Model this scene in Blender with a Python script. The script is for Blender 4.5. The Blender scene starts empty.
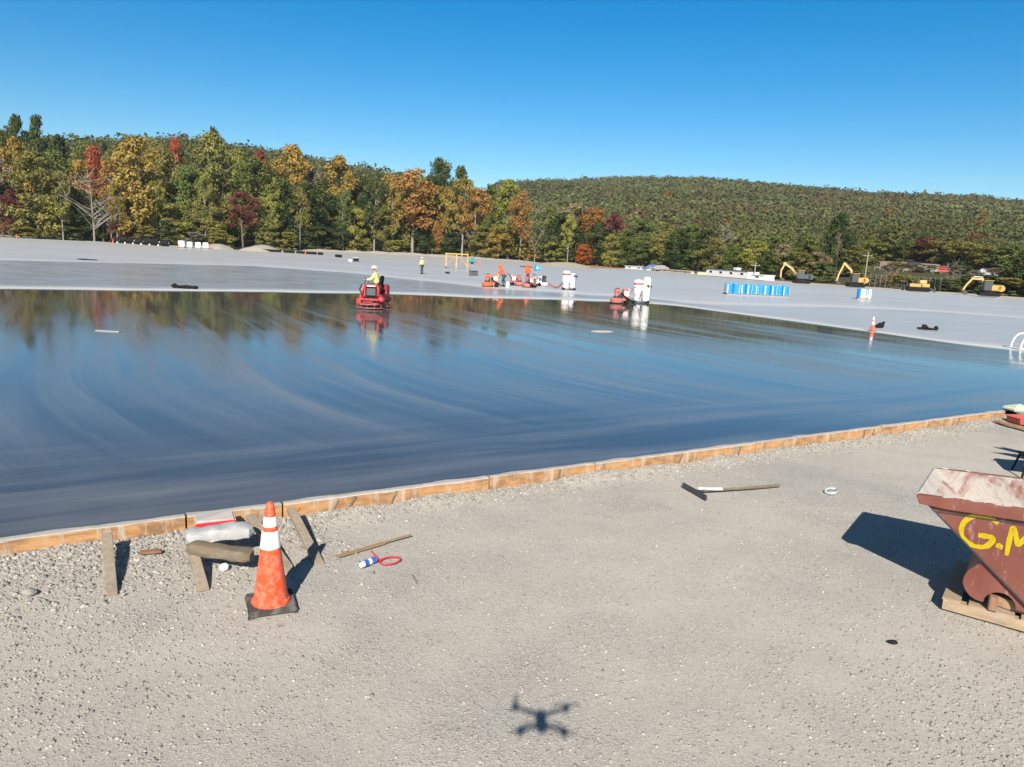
import bpy, bmesh, math, random
import numpy as np
from mathutils import Vector, Matrix, Quaternion, noise as mnoise

S = bpy.context.scene
COL = S.collection
PI = math.pi
rad = math.radians

# ------------------------------------------------------------------ camera, sky, sun, exposure
FPX, CAM_H, PITCH, ROLL = 735.0, 3.2, rad(10.3), 0.05
_F = Vector((0, math.cos(PITCH), -math.sin(PITCH)))
_U = Vector((0, math.sin(PITCH), math.cos(PITCH)))
_X = Vector((1, 0, 0))
CR = math.cos(ROLL) * _X + math.sin(ROLL) * _U
CD = math.sin(ROLL) * _X - math.cos(ROLL) * _U
CAM = Vector((0, 0, CAM_H))

def ray(px, py):
    return (_F * FPX + CR * (px - 512) + CD * (py - 383.5)).normalized()

def G(px, py, z=0.0):
    v = ray(px, py)
    return CAM + v * ((z - CAM_H) / v.z)

cam_data = bpy.data.cameras.new("camera")
cam = bpy.data.objects.new("camera", cam_data)
COL.objects.link(cam)
cam_data.sensor_width = 36.0
cam_data.lens = 36.0 * FPX / 1024.0
cam_data.clip_start = 0.02
cam_data.clip_end = 6000.0
M = Matrix((CR, -CD, -_F)).transposed().to_4x4()
M.translation = CAM
cam.matrix_world = M
S.camera = cam

SUN_DIR = ray(540, 712)                       # direction in which the sunlight travels
SUN_EL = math.asin(-SUN_DIR.z)
SUN_ROT = math.atan2(-SUN_DIR.x, -SUN_DIR.y)
world = bpy.data.worlds.new("World")
S.world = world
world.use_nodes = True
wn = world.node_tree
sky = wn.nodes.new("ShaderNodeTexSky")
sky.sky_type = 'NISHITA'
sky.sun_disc = False
sky.sun_elevation = SUN_EL
sky.sun_rotation = SUN_ROT
sky.altitude = 100
sky.air_density = 1.0
sky.dust_density = 0.2
sky.ozone_density = 4.2
hs = wn.nodes.new("ShaderNodeHueSaturation")
hs.inputs['Saturation'].default_value = 1.4
hs.inputs['Value'].default_value = 1.0
hs.inputs['Hue'].default_value = 0.495
bgn = wn.nodes['Background']
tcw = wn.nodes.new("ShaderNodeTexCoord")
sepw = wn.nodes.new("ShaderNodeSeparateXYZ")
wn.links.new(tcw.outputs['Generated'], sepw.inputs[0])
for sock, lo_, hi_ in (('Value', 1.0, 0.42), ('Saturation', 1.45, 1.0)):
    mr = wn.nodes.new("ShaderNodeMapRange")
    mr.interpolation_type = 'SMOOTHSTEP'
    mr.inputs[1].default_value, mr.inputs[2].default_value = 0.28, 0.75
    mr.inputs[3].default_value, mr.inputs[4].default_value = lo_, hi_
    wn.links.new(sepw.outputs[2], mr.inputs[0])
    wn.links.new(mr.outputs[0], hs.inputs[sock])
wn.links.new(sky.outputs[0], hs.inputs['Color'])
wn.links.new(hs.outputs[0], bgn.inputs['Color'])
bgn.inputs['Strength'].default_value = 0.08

sun_data = bpy.data.lights.new("sun", 'SUN')
sun_data.energy = 5.0
sun_data.angle = rad(0.47)
sun_data.color = (1.0, 0.93, 0.80)
sun = bpy.data.objects.new("sun", sun_data)
COL.objects.link(sun)
sun.location = (0, -20, 40)
sun.rotation_euler = SUN_DIR.to_track_quat('-Z', 'Y').to_euler()

S.view_settings.view_transform = 'Standard'
S.view_settings.look = 'None'
S.view_settings.exposure = 0.6
S.view_settings.gamma = 1.0
S.view_settings.use_curve_mapping = False
S.render.engine = 'CYCLES'
S.cycles.max_bounces = 6
S.cycles.diffuse_bounces = 2
S.cycles.glossy_bounces = 3
S.cycles.transmission_bounces = 3
S.cycles.transparent_max_bounces = 4
S.cycles.use_adaptive_sampling = True
S.cycles.use_denoising = True

# ------------------------------------------------------------------ helpers
class N:
    """Tiny wrapper for shader node trees."""
    def __init__(self, name):
        self.m = bpy.data.materials.new(name)
        self.m.use_nodes = True
        self.t = self.m.node_tree
        self.b = self.t.nodes['Principled BSDF']
        self.out = self.t.nodes['Material Output']
    def new(self, typ, **kw):
        n = self.t.nodes.new(typ)
        for k, v in kw.items():
            setattr(n, k, v)
        return n
    def link(self, a, b):
        self.t.links.new(a, b)
    def coord(self, which='Object', scale=(1, 1, 1), rot=(0, 0, 0)):
        tc = self.new('ShaderNodeTexCoord')
        mp = self.new('ShaderNodeMapping')
        mp.inputs['Scale'].default_value = scale
        mp.inputs['Rotation'].default_value = rot
        self.link(tc.outputs[which], mp.inputs[0])
        return mp.outputs[0]
    def noise(self, vec, scale, detail=4, rough=0.6, dist=0.0):
        n = self.new('ShaderNodeTexNoise')
        n.inputs['Scale'].default_value = scale
        n.inputs['Detail'].default_value = detail
        n.inputs['Roughness'].default_value = rough
        n.inputs['Distortion'].default_value = dist
        self.link(vec, n.inputs['Vector'])
        return n.outputs['Fac']
    def ramp(self, fac, stops):
        r = self.new('ShaderNodeValToRGB')
        e = r.color_ramp.elements
        while len(e) < len(stops):
            e.new(0.5)
        for i, (p, c) in enumerate(stops):
            e[i].position = p
            e[i].color = c if len(c) == 4 else (*c, 1)
        self.link(fac, r.inputs[0])
        return r.outputs[0]
    def rng(self, fac, a, b, c, d):
        n = self.new('ShaderNodeMapRange')
        n.inputs[1].default_value, n.inputs[2].default_value = a, b
        n.inputs[3].default_value, n.inputs[4].default_value = c, d
        self.link(fac, n.inputs[0])
        return n.outputs[0]
    def mix(self, fac, a, b, blend='MIX'):
        n = self.new('ShaderNodeMix', data_type='RGBA', blend_type=blend)
        for sock, v in ((n.inputs[0], fac), (n.inputs[6], a), (n.inputs[7], b)):
            if isinstance(v, (int, float)):
                sock.default_value = v
            elif isinstance(v, tuple):
                sock.default_value = v if len(v) == 4 else (*v, 1)
            else:
                self.link(v, sock)
        return n.outputs[2]
    def math(self, op, a, b=0.0):
        n = self.new('ShaderNodeMath', operation=op)
        for sock, v in ((n.inputs[0], a), (n.inputs[1], b)):
            if isinstance(v, (int, float)):
                sock.default_value = v
            else:
                self.link(v, sock)
        return n.outputs[0]
    def attr(self, name, out='Fac'):
        n = self.new('ShaderNodeAttribute')
        n.attribute_name = name
        return n.outputs[out]
    def bump(self, h, strength=0.3, dist=0.02, normal=None):
        n = self.new('ShaderNodeBump')
        n.inputs['Strength'].default_value = strength
        n.inputs['Distance'].default_value = dist
        self.link(h, n.inputs['Height'])
        if normal is not None:
            self.link(normal, n.inputs['Normal'])
        return n.outputs[0]
    def set(self, **kw):
        names = dict(color='Base Color', rough='Roughness', metal='Metallic', normal='Normal', spec='Specular IOR Level', ior='IOR', coat='Coat Weight', coat_rough='Coat Roughness')
        for k, v in kw.items():
            s = self.b.inputs[names[k]]
            if isinstance(v, (int, float)):
                s.default_value = v
            elif isinstance(v, tuple):
                s.default_value = v if len(v) == 4 else (*v, 1)
            else:
                self.link(v, s)
        return self.m

_mats = {}
def paint(name, base, rough=0.5, metal=0.0, dirt=(0.25, 0.23, 0.2), amount=0.35, scale=6.0, bump=0.1, spec=0.5):
    """A painted / plain surface with dust, wear and slight unevenness."""
    if name in _mats:
        return _mats[name]
    n = N(name)
    v = n.coord()
    big = n.noise(v, scale, 6, 0.65)
    fine = n.noise(v, scale * 9, 4, 0.6)
    m1 = n.mix(n.rng(big, 0.45, 0.75, 0, amount), tuple(base), tuple(dirt))
    dk = tuple(c * 0.72 for c in base)
    c = n.mix(n.rng(fine, 0.5, 0.8, 0, 0.4), m1, dk)
    _mats[name] = n.set(color=c, rough=n.rng(fine, 0.3, 0.7, max(0.05, rough - 0.12), min(1, rough + 0.15)), metal=metal, spec=spec, normal=n.bump(fine, bump, 0.01))
    return _mats[name]

def sub(a, b): return (a[0] - b[0], a[1] - b[1], a[2] - b[2])

class MB:
    """Collects simple solids; build() links them as one mesh object."""
    def __init__(self):
        self.bm = bmesh.new()
    def _merge(self, tmp, mat4):
        bmesh.ops.transform(tmp, matrix=mat4, verts=tmp.verts)
        me = bpy.data.meshes.new("tmp")
        tmp.to_mesh(me)
        tmp.free()
        self.bm.from_mesh(me)
        bpy.data.meshes.remove(me)
    def box(self, c, s, rot=None, bevel=0.0):
        t = bmesh.new()
        bmesh.ops.create_cube(t, size=1)
        bmesh.ops.scale(t, vec=s, verts=t.verts)
        if bevel:
            bmesh.ops.bevel(t, geom=t.edges[:], offset=bevel, segments=2, affect='EDGES')
        m = Matrix.Translation(c)
        if rot is not None:
            m = m @ (rot.to_4x4() if hasattr(rot, 'to_4x4') else Matrix.Rotation(rot, 4, 'Z'))
        self._merge(t, m)
        return self
    def bar(self, p0, p1, w, h, up=(0, 0, 1), bevel=0.0):
        p0, p1 = Vector(p0), Vector(p1)
        y = (p1 - p0)
        L = y.length
        y = y.normalized()
        x = y.cross(Vector(up))
        if x.length < 1e-4:
            x = y.cross(Vector((1, 0, 0)))
        x.normalize()
        z = x.cross(y)
        r = Matrix((x, y, z)).transposed()
        return self.box((p0 + p1) / 2, (w, L, h), r, bevel)
    def cyl(self, p0, p1, r0, r1=None, n=16, caps=True):
        p0, p1 = Vector(p0), Vector(p1)
        d = p1 - p0
        t = bmesh.new()
        bmesh.ops.create_cone(t, cap_ends=caps, segments=n, radius1=r0, radius2=r0 if r1 is None else r1, depth=d.length)
        q = d.to_track_quat('Z', 'Y').to_matrix().to_4x4()
        self._merge(t, Matrix.Translation((p0 + p1) / 2) @ q)
        return self
    def ball(self, c, s, sub=2, rot=0.0):
        t = bmesh.new()
        bmesh.ops.create_icosphere(t, subdivisions=sub, radius=1)
        m = Matrix.Translation(c) @ Matrix.Rotation(rot, 4, 'Z') @ Matrix.Diagonal((*(s if hasattr(s, '__len__') else (s, s, s)), 1))
        self._merge(t, m)
        return self
    def lathe(self, prof, n=32, c=(0, 0, 0)):
        rings = []
        for r, z in prof:
            rings.append([self.bm.verts.new((c[0] + r * math.cos(2 * PI * i / n), c[1] + r * math.sin(2 * PI * i / n), c[2] + z)) for i in range(n)])
        for a, b in zip(rings, rings[1:]):
            for i in range(n):
                self.bm.faces.new((a[i], a[(i + 1) % n], b[(i + 1) % n], b[i]))
        if prof[0][0] > 1e-6:
            self.bm.faces.new(rings[0][::-1])
        if prof[-1][0] > 1e-6:
            self.bm.faces.new(rings[-1])
        return self
    def tube(self, pts, r, n=8, closed=False):
        pts = [Vector(p) for p in pts]
        rs = r if hasattr(r, '__len__') else [r] * len(pts)
        rings = []
        prev = None
        m = len(pts)
        for i, p in enumerate(pts):
            if closed:
                d = pts[(i + 1) % m] - pts[i - 1]
            else:
                d = pts[min(i + 1, m - 1)] - pts[max(i - 1, 0)]
            d.normalize()
            if prev is None:
                a = d.orthogonal().normalized()
            else:
                a = (prev - d * prev.dot(d)).normalized()
            prev = a
            b = d.cross(a)
            rings.append([self.bm.verts.new(p + (a * math.cos(2 * PI * k / n) + b * math.sin(2 * PI * k / n)) * rs[i]) for k in range(n)])
        pairs = list(zip(rings, rings[1:])) + ([(rings[-1], rings[0])] if closed else [])
        for a, b in pairs:
            for k in range(n):
                self.bm.faces.new((a[k], a[(k + 1) % n], b[(k + 1) % n], b[k]))
        if not closed:
            self.bm.faces.new(rings[0][::-1])
            self.bm.faces.new(rings[-1])
        return self
    def prism(self, poly, origin, ax, ay, depth):
        """Extrude a 2D polygon (in axes ax, ay from origin) along the vector depth."""
        o, ax, ay, dv = Vector(origin), Vector(ax), Vector(ay), Vector(depth)
        a = [self.bm.verts.new(o + ax * x + ay * y) for x, y in poly]
        b = [self.bm.verts.new(v.co + dv) for v in a]
        k = len(a)
        f1 = self.bm.faces.new(a)
        f2 = self.bm.faces.new(b[::-1])
        for i in range(k):
            self.bm.faces.new((a[i], b[i], b[(i + 1) % k], a[(i + 1) % k]))
        return self
    def quad(self, *p):
        self.bm.faces.new([self.bm.verts.new(q) for q in p])
        return self
    def build(self, name, mat, parent=None, loc=(0, 0, 0), rz=0.0, smooth=True, bevel=0.0):
        bmesh.ops.recalc_face_normals(self.bm, faces=self.bm.faces)
        me = bpy.data.meshes.new(name)
        self.bm.to_mesh(me)
        self.bm.free()
        if smooth:
            me.polygons.foreach_set('use_smooth', [True] * len(me.polygons))
            me.set_sharp_from_angle(angle=rad(35))
        me.materials.append(mat)
        o = bpy.data.objects.new(name, me)
        COL.objects.link(o)
        o.location = loc
        o.rotation_euler = (0, 0, rz)
        if parent is not None:
            o.parent = parent
        if bevel:
            b = o.modifiers.new("bevel", 'BEVEL')
            b.width = bevel
            b.segments = 2
            b.limit_method = 'ANGLE'
        return o

def tag(o, label=None, cat=None, group=None, kind=None):
    if label: o['label'] = label
    if cat: o['category'] = cat
    if group: o['group'] = group
    if kind: o['kind'] = kind
    return o

def thing(name, label, cat, loc=(0, 0, 0), rz=0.0, group=None):
    o = bpy.data.objects.new(name, None)
    COL.objects.link(o)
    o.location = loc
    o.rotation_euler = (0, 0, rz)
    o.empty_display_size = 0.2
    return tag(o, label, cat, group)

def kids(o):
    return [c for c in bpy.data.objects if c.parent is o]

def copy_tree(o, parent=None):
    c = o.copy()
    COL.objects.link(c)
    if parent is not None:
        c.parent = parent
    for ch in kids(o):
        copy_tree(ch, c)
    return c

def np_mesh(name, verts, faces_flat, nper, mat, smooth=False, attrs=None, color=None):
    """A mesh straight from numpy arrays; every face has nper corners."""
    me = bpy.data.meshes.new(name)
    nv, nf = len(verts), len(faces_flat) // nper
    me.vertices.add(nv)
    me.vertices.foreach_set('co', np.asarray(verts, dtype=np.float32).ravel())
    me.loops.add(nf * nper)
    me.loops.foreach_set('vertex_index', np.asarray(faces_flat, dtype=np.int32))
    me.polygons.add(nf)
    me.polygons.foreach_set('loop_start', np.arange(0, nf * nper, nper, dtype=np.int32))
    me.polygons.foreach_set('loop_total', np.full(nf, nper, dtype=np.int32))
    if smooth:
        me.polygons.foreach_set('use_smooth', np.ones(nf, dtype=bool))
    for k, v in (attrs or {}).items():
        a = me.attributes.new(k, 'FLOAT', 'POINT')
        a.data.foreach_set('value', np.asarray(v, dtype=np.float32))
    if color is not None:
        a = me.color_attributes.new('tone', 'FLOAT_COLOR', 'POINT')
        c4 = np.ones((nv, 4), dtype=np.float32)
        c4[:, :3] = color
        a.data.foreach_set('color', c4.ravel())
    me.update(calc_edges=True)
    me.validate()
    if mat:
        me.materials.append(mat)
    return me

def link_mesh(name, me, parent=None, loc=(0, 0, 0)):
    o = bpy.data.objects.new(name, me)
    COL.objects.link(o)
    o.location = loc
    if parent is not None:
        o.parent = parent
    return o

def lerp_tab(tab, x):
    return np.interp(x, [p[0] for p in tab], [p[1] for p in tab])

# ------------------------------------------------------------------ the setting: ground, slab, hills
SLAB = 0.16
B0, BS = (-4.9, 6.7), 0.5975                         # form line: y = B0y + BS*(x-B0x)
BU = Vector((1, BS, 0)).normalized()                 # along the form line
BN = Vector((-BU.y, BU.x, 0))                        # towards the slab
BASE = Vector((B0[0], B0[1], 0))
def form(u, v=0.0, z=0.0):                           # a point u metres along the form line, v metres onto the slab
    return BASE + BU * u + BN * v + Vector((0, 0, z))
FORM_END = 18.7

# --- gravel ground
def ground_mat():
    n = N('gravel_ground')
    v = n.coord()
    big = n.noise(v, 0.30, 5, 0.62, 0.5)
    mid = n.noise(v, 1.5, 7, 0.72, 0.3)
    fine = n.noise(v, 30, 8, 0.8)
    grit = n.noise(v, 150, 3, 0.7)
    def cells(scale, rnd=1.0):
        w = n.new('ShaderNodeTexVoronoi')
        w.inputs['Scale'].default_value = scale
        w.inputs['Randomness'].default_value = rnd
        n.link(v, w.inputs['Vector'])
        sp = n.new('ShaderNodeSeparateColor')
        n.link(w.outputs['Color'], sp.inputs[0])
        return w.outputs['Distance'], sp.outputs[0], sp.outputs[1]
    d1, r1, q1 = cells(38)
    d2, r2, q2 = cells(95)
    stony = n.rng(n.math('ADD', n.math('MULTIPLY', big, 0.55), n.math('MULTIPLY', mid, 0.45)), 0.44, 0.60, 0, 1)
    dust = n.mix(n.rng(mid, 0.35, 0.7, 0, 1), (0.51, 0.462, 0.405), (0.56, 0.52, 0.468))
    dust = n.mix(n.rng(big, 0.5, 0.62, 0, 1), dust, (0.47, 0.447, 0.42))
    stone = n.ramp(r1, [(0.0, (0.24, 0.225, 0.205)), (0.2, (0.37, 0.345, 0.315)), (0.7, (0.45, 0.425, 0.385)), (0.93, (0.52, 0.495, 0.46)), (1.0, (0.66, 0.64, 0.60))])
    chip = n.ramp(r2, [(0.0, (0.25, 0.235, 0.215)), (0.12, (0.40, 0.37, 0.33)), (0.85, (0.55, 0.52, 0.475)), (1.0, (0.66, 0.64, 0.60))])
    c = n.mix(n.rng(q2, 0.45, 0.55, 0.0, 0.6), dust, chip)
    pick = n.math('MULTIPLY', n.rng(q1, 0.62, 0.66, 0, 1), stony)
    c = n.mix(n.math('MULTIPLY', pick, n.rng(d1, 0.45, 0.35, 0, 1)), c, stone)
    c = n.mix(n.rng(fine, 0.52, 0.72, 0, 0.45), c, (0.27, 0.25, 0.225))
    c = n.mix(n.rng(grit, 0.6, 0.75, 0, 0.4), c, (0.60, 0.57, 0.52))
    c = n.mix(n.math('MULTIPLY', n.rng(d2, 0.38, 0.62, 0, 1), n.rng(stony, 0, 1, 0.35, 0.8)), c, (0.26, 0.245, 0.225))  # shade in the gaps between chips, put into the colour
    h = n.math('ADD', n.math('MULTIPLY', n.math('MULTIPLY', n.rng(d1, 0.5, 0.1, 0, 1), pick), 1.0), n.math('MULTIPLY', fine, 1.1))
    h = n.math('ADD', h, n.math('MULTIPLY', n.math('MULTIPLY', n.rng(d2, 0.5, 0.1, 0, 1), q2), 0.35))
    nb = n.bump(h, 0.65, 0.012)
    return n.set(color=c, rough=0.92, spec=0.2, normal=n.bump(mid, 0.25, 0.05, nb))
GMAT = ground_mat()

def ground_height(x, y):
    """Small unevenness near the camera; a raised bank far to the right."""
    v_ = (x - B0[0]) * BN.x + (y - B0[1]) * BN.y
    spill = 0.0
    if -1.2 < v_ < 0.3:
        spill = (0.045 + 0.05 * mnoise.noise(Vector((x * 1.3, y * 1.3, 3.3)))) * math.exp(-(min(v_, 0) / 0.22) ** 2)
    return max(0, spill) + 0.018 * mnoise.noise(Vector((x * 0.55, y * 0.55, 1.7))) + 0.012 * mnoise.noise(Vector((x * 1.9, y * 1.9, 7.1))) - 0.02

gx = np.concatenate([[-3000, -1500, -700, -350, -180, -90, -45, -24], np.arange(-14, 16.01, 0.125), [24, 45, 90, 180, 350, 700, 1500, 3000]])
gy = np.concatenate([[-3000, -900, -300, -90, -30, -10], np.arange(-3, 19.01, 0.125), [26, 40, 70, 110, 150, 190, 230, 300, 500, 1000, 3000]])
GX, GY = np.meshgrid(gx, gy)
near = np.array([[ground_height(x, y) if (-14 <= x <= 16 and -3 <= y <= 19) else -0.02 for x in gx] for y in gy])
gv = np.stack([GX.ravel(), GY.ravel(), near.ravel()], 1)
nx, ny = len(gx), len(gy)
idx = np.arange(nx * ny).reshape(ny, nx)
gf = np.stack([idx[:-1, :-1], idx[:-1, 1:], idx[1:, 1:], idx[1:, :-1]], -1).reshape(-1)
ground = link_mesh('ground', np_mesh('ground', gv, gf, 4, GMAT, True))
tag(ground, kind='structure')

# --- concrete slab (one sheet; attributes say how wet each place still is)
WET = [(-160, -50), (-60, 13), (-40, 26), (-24.6, 35.1), (-14.6, 41.4), (-8.9, 44.9), (-0.3, 46.6), (6.5, 48.9), (8.2, 48.9), (10.6, 47.6), (14.1, 41.0), (17.1, 35.6), (18.9, 32.0), (20.6, 29.9), (25, 26.5), (160, 108)]
DAMP = [(-160, -30), (-80, 33), (-44.6, 64), (-28, 79), (-17, 74), (-1.3, 58), (6.5, 55), (9, 53), (14, 51), (20, 54), (30, 57), (38, 53), (46, 44), (160, 112)]
FAR = [(-160, 176), (-124.8, 179.1), (-93.5, 179.2), (-67.4, 191), (-32, 220), (-1.7, 205), (28.3, 172.8), (37.9, 133), (44.1, 116), (54.3, 105.3), (62.7, 96.5), (72, 86), (160, 128)]
def slab_mat():
    n = N('concrete_slab')
    tc = n.new('ShaderNodeTexCoord')
    ang = math.atan2(BU.y, BU.x)
    mp = n.new('ShaderNodeMapping', vector_type='TEXTURE')
    mp.inputs['Location'].default_value = (B0[0], B0[1], 0)
    mp.inputs['Rotation'].default_value = (0, 0, ang)
    n.link(tc.outputs['Object'], mp.inputs[0])
    loc = mp.outputs[0]                              # x along the form, y away from it
    sep = n.new('ShaderNodeSeparateXYZ')
    n.link(loc, sep.inputs[0])
    wob = n.noise(loc, 0.09, 3, 0.5)
    # trowel passes: long arcs away from the form, and passes along it near the edge
    xb = n.math('ADD', sep.outputs[0], n.math('MULTIPLY', n.math('SUBTRACT', wob, 0.5), 1.1))
    cur = n.math('MULTIPLY', n.math('POWER', n.math('MAXIMUM', n.math('SUBTRACT', 9.0, sep.outputs[1]), 0.0), 2.0), 0.028)
    xb2 = n.math('SUBTRACT', xb, cur)
    cv = n.new('ShaderNodeCombineXYZ')
    n.link(n.math('MULTIPLY', xb2, 0.42), cv.inputs[0])
    n.link(n.math('MULTIPLY', sep.outputs[1], 0.035), cv.inputs[1])
    arcs = n.noise(cv.outputs[0], 1.0, 5, 0.62)
    cf = n.new('ShaderNodeCombineXYZ')
    n.link(n.math('MULTIPLY', xb2, 3.0), cf.inputs[0])
    n.link(n.math('MULTIPLY', sep.outputs[1], 0.12), cf.inputs[1])
    fine_arcs = n.noise(cf.outputs[0], 1.0, 4, 0.6)
    ce = n.new('ShaderNodeCombineXYZ')
    n.link(n.math('MULTIPLY', sep.outputs[0], 0.11), ce.inputs[0])
    n.link(n.math('MULTIPLY', n.math('ADD', sep.outputs[1], wob), 1.0), ce.inputs[1])
    edge = n.noise(ce.outputs[0], 1.0, 4, 0.6)
    near_edge = n.rng(sep.outputs[1], 1.6, 4.2, 1, 0)
    st = n.new('ShaderNodeMix', data_type='FLOAT')
    n.link(near_edge, st.inputs[0]); n.link(n.math('ADD', n.math('MULTIPLY', arcs, 0.76), n.math('MULTIPLY', fine_arcs, 0.24)), st.inputs[2]); n.link(edge, st.inputs[3])
    streak = st.outputs[0]
    patch = n.noise(n.coord(), 0.16, 4, 0.55)
    wet, rim, damp = n.attr('wet'), n.attr('rim'), n.attr('damp')
    dull = n.rng(n.math('ADD', n.math('MULTIPLY', streak, 0.75), n.math('MULTIPLY', patch, 0.25)), 0.44, 0.60, 0, 1)
    # each trowel pass leaves a ridge of paste: soft on one side, crisp on the other
    cl = n.new('ShaderNodeCombineXYZ')
    n.link(n.math('MULTIPLY', xb2, 1.0), cl.inputs[0])
    n.link(n.math('MULTIPLY', sep.outputs[1], 0.16), cl.inputs[1])
    long_ = cl.outputs[0]
    wv = n.math('ADD', n.math('MULTIPLY', xb2, 0.55), n.math('MULTIPLY', n.noise(long_, 0.35, 3, 0.5), 1.3))
    ridge = n.math('POWER', n.math('FRACT', wv), 3.0)
    wv2 = n.math('ADD', n.math('MULTIPLY', xb2, 1.3), n.math('MULTIPLY', n.noise(long_, 0.5, 3, 0.5), 1.8))
    ridge2 = n.math('POWER', n.math('FRACT', wv2), 4.0)
    away = n.rng(sep.outputs[1], 2.0, 5.0, 0, 1)
    keep = n.rng(n.noise(long_, 0.3, 3, 0.6), 0.36, 0.58, 0.25, 1)
    rs_ = n.math('MULTIPLY', n.math('MULTIPLY', n.math('ADD', n.math('MULTIPLY', ridge, 0.6), n.math('MULTIPLY', ridge2, 0.3)), away), keep)
    left_reflect_grey = n.rng(sep.outputs[0], -14, 9, 0.30, 0.0)  # greyer sky reflection at left, put into the slab's colour and roughness
    dull = n.math('MINIMUM', n.math('ADD', n.math('ADD', n.math('MULTIPLY', dull, 0.75), rs_), left_reflect_grey), 1.0)
    dull = n.math('MULTIPLY', dull, n.rng(sep.outputs[1], 13, 32, 1, 0.12))
    # dry slab: pale, faintly banded by pour strips and trowel marks
    cb = n.new('ShaderNodeCombineXYZ')
    sx = n.new('ShaderNodeSeparateXYZ')
    n.link(tc.outputs['Object'], sx.inputs[0])
    n.link(n.math('MULTIPLY', sx.outputs[0], 0.02), cb.inputs[0])
    n.link(n.math('MULTIPLY', sx.outputs[1], 0.16), cb.inputs[1])
    bands = n.noise(cb.outputs[0], 1.0, 5, 0.6)
    fineb = n.noise(n.coord('Object', (0.25, 1.2, 1)), 1.0, 5, 0.65)
    dry_c = n.ramp(n.math('ADD', n.math('MULTIPLY', bands, 0.7), n.math('MULTIPLY', fineb, 0.3)), [(0.3, (0.40, 0.395, 0.39)), (0.5, (0.475, 0.47, 0.465)), (0.72, (0.54, 0.535, 0.53))])
    damp_c = n.ramp(fineb, [(0.3, (0.27, 0.262, 0.265)), (0.7, (0.37, 0.36, 0.36))])
    c = n.mix(damp, dry_c, damp_c)
    c = n.mix(n.math('MULTIPLY', rim, 0.9), c, (0.66, 0.65, 0.63))
    wet_c = n.mix(dull, (0.054, 0.053, 0.056), (0.168, 0.162, 0.158))
    c = n.mix(wet, c, wet_c)
    rd = n.math('ADD', n.math('MULTIPLY', damp, -0.13), n.rng(fineb, 0.3, 0.7, 0.30, 0.44))
    rd = n.math('ADD', rd, n.math('MULTIPLY', rim, 0.2))
    rw = n.rng(dull, 0, 1, 0.034, 0.22)
    rm = n.new('ShaderNodeMix', data_type='FLOAT')
    n.link(wet, rm.inputs[0]); n.link(rd, rm.inputs[2]); n.link(rw, rm.inputs[3])
    bh = n.math('ADD', n.math('MULTIPLY', fine_arcs, 1.0), n.math('MULTIPLY', n.noise(n.coord(), 3.0, 4, 0.6), 0.25))
    return n.set(color=c, rough=rm.outputs[0], ior=1.40, spec=0.5, normal=n.bump(bh, 0.045, 0.006))

xs = np.concatenate([np.arange(-160, -30, 4.0), np.arange(-30, 28, 0.4), np.arange(28, 161, 4.0)])
rows_v, wetv, rimv, dampv = [], [], [], []
for x in xs:
    yb = B0[1] + BS * (x - B0[0]) + 0.055 / BU.x
    yw = max(float(lerp_tab(WET, x)), yb + 3.0)
    wob = 0.55 * mnoise.noise(Vector((x * 0.23, 0, 0))) + 0.25 * mnoise.noise(Vector((x * 0.9, 4, 0)))
    yw += wob
    yd = max(float(lerp_tab(DAMP, x)) + 1.5 * wob, yw + 6.5)
    yf = max(float(lerp_tab(FAR, x)), yd + 12)
    dk = 1.0 if x < 8 else max(0.25, 1.0 - (x - 8) / 10)
    ys = [(yb, 1, 0, 0)] + [(yb + (yw - 1.3 - yb) * t, 1, 0, 0) for t in (.1, .25, .4, .55, .7, .85, 1)]
    ys += [(yw - .5, .93, 0, 0), (yw - .1, .6, .2, .3), (yw + .4, .12, .9, .1), (yw + 1.1, 0, .95, .0), (yw + 1.9, 0, .5, .5), (yw + 3.2, 0, .12, .9), (yw + 5, 0, 0, 1)]
    ys += [(yd - 1.2, 0, 0, .95), (yd, 0, .35, .5), (yd + 1.5, 0, .6, .1), (yd + 4, 0, .05, 0), (yd + 9, 0, 0, 0)]
    ys += [(yd + 9 + (yf - yd - 9) * t, 0, 0, 0) for t in (.25, .5, .75, 1)]
    for (y, w, r_, d_) in ys:
        rows_v.append((x, y, SLAB)); wetv.append(w); rimv.append(r_); dampv.append(d_ * dk)
    nrow = len(ys)
ids = np.arange(len(xs) * nrow).reshape(len(xs), nrow)
sf = np.stack([ids[:-1, :-1], ids[1:, :-1], ids[1:, 1:], ids[:-1, 1:]], -1).reshape(-1)
SMAT = slab_mat()
slab = link_mesh('concrete_slab', np_mesh('concrete_slab', rows_v, sf, 4, SMAT, True, dict(wet=wetv, rim=rimv, damp=dampv)))
tag(slab, kind='structure')
# the slab's far edge stands proud of the ground
ed = MB()
fe = [(x, max(float(lerp_tab(FAR, x)), float(lerp_tab(DAMP, x)) + 12)) for x in np.arange(-156, 100, 6.0)]
for (xa, ya), (xb_, yb_) in zip(fe, fe[1:]):
    ed.quad((xa, ya + .02, SLAB - .004), (xb_, yb_ + .02, SLAB - .004), (xb_, yb_ + .02, -0.3), (xa, ya + .02, -0.3))
tag(ed.build('slab_edge', paint('raw_concrete', (0.4, 0.39, 0.37), 0.85), smooth=False), kind='structure')

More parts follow.
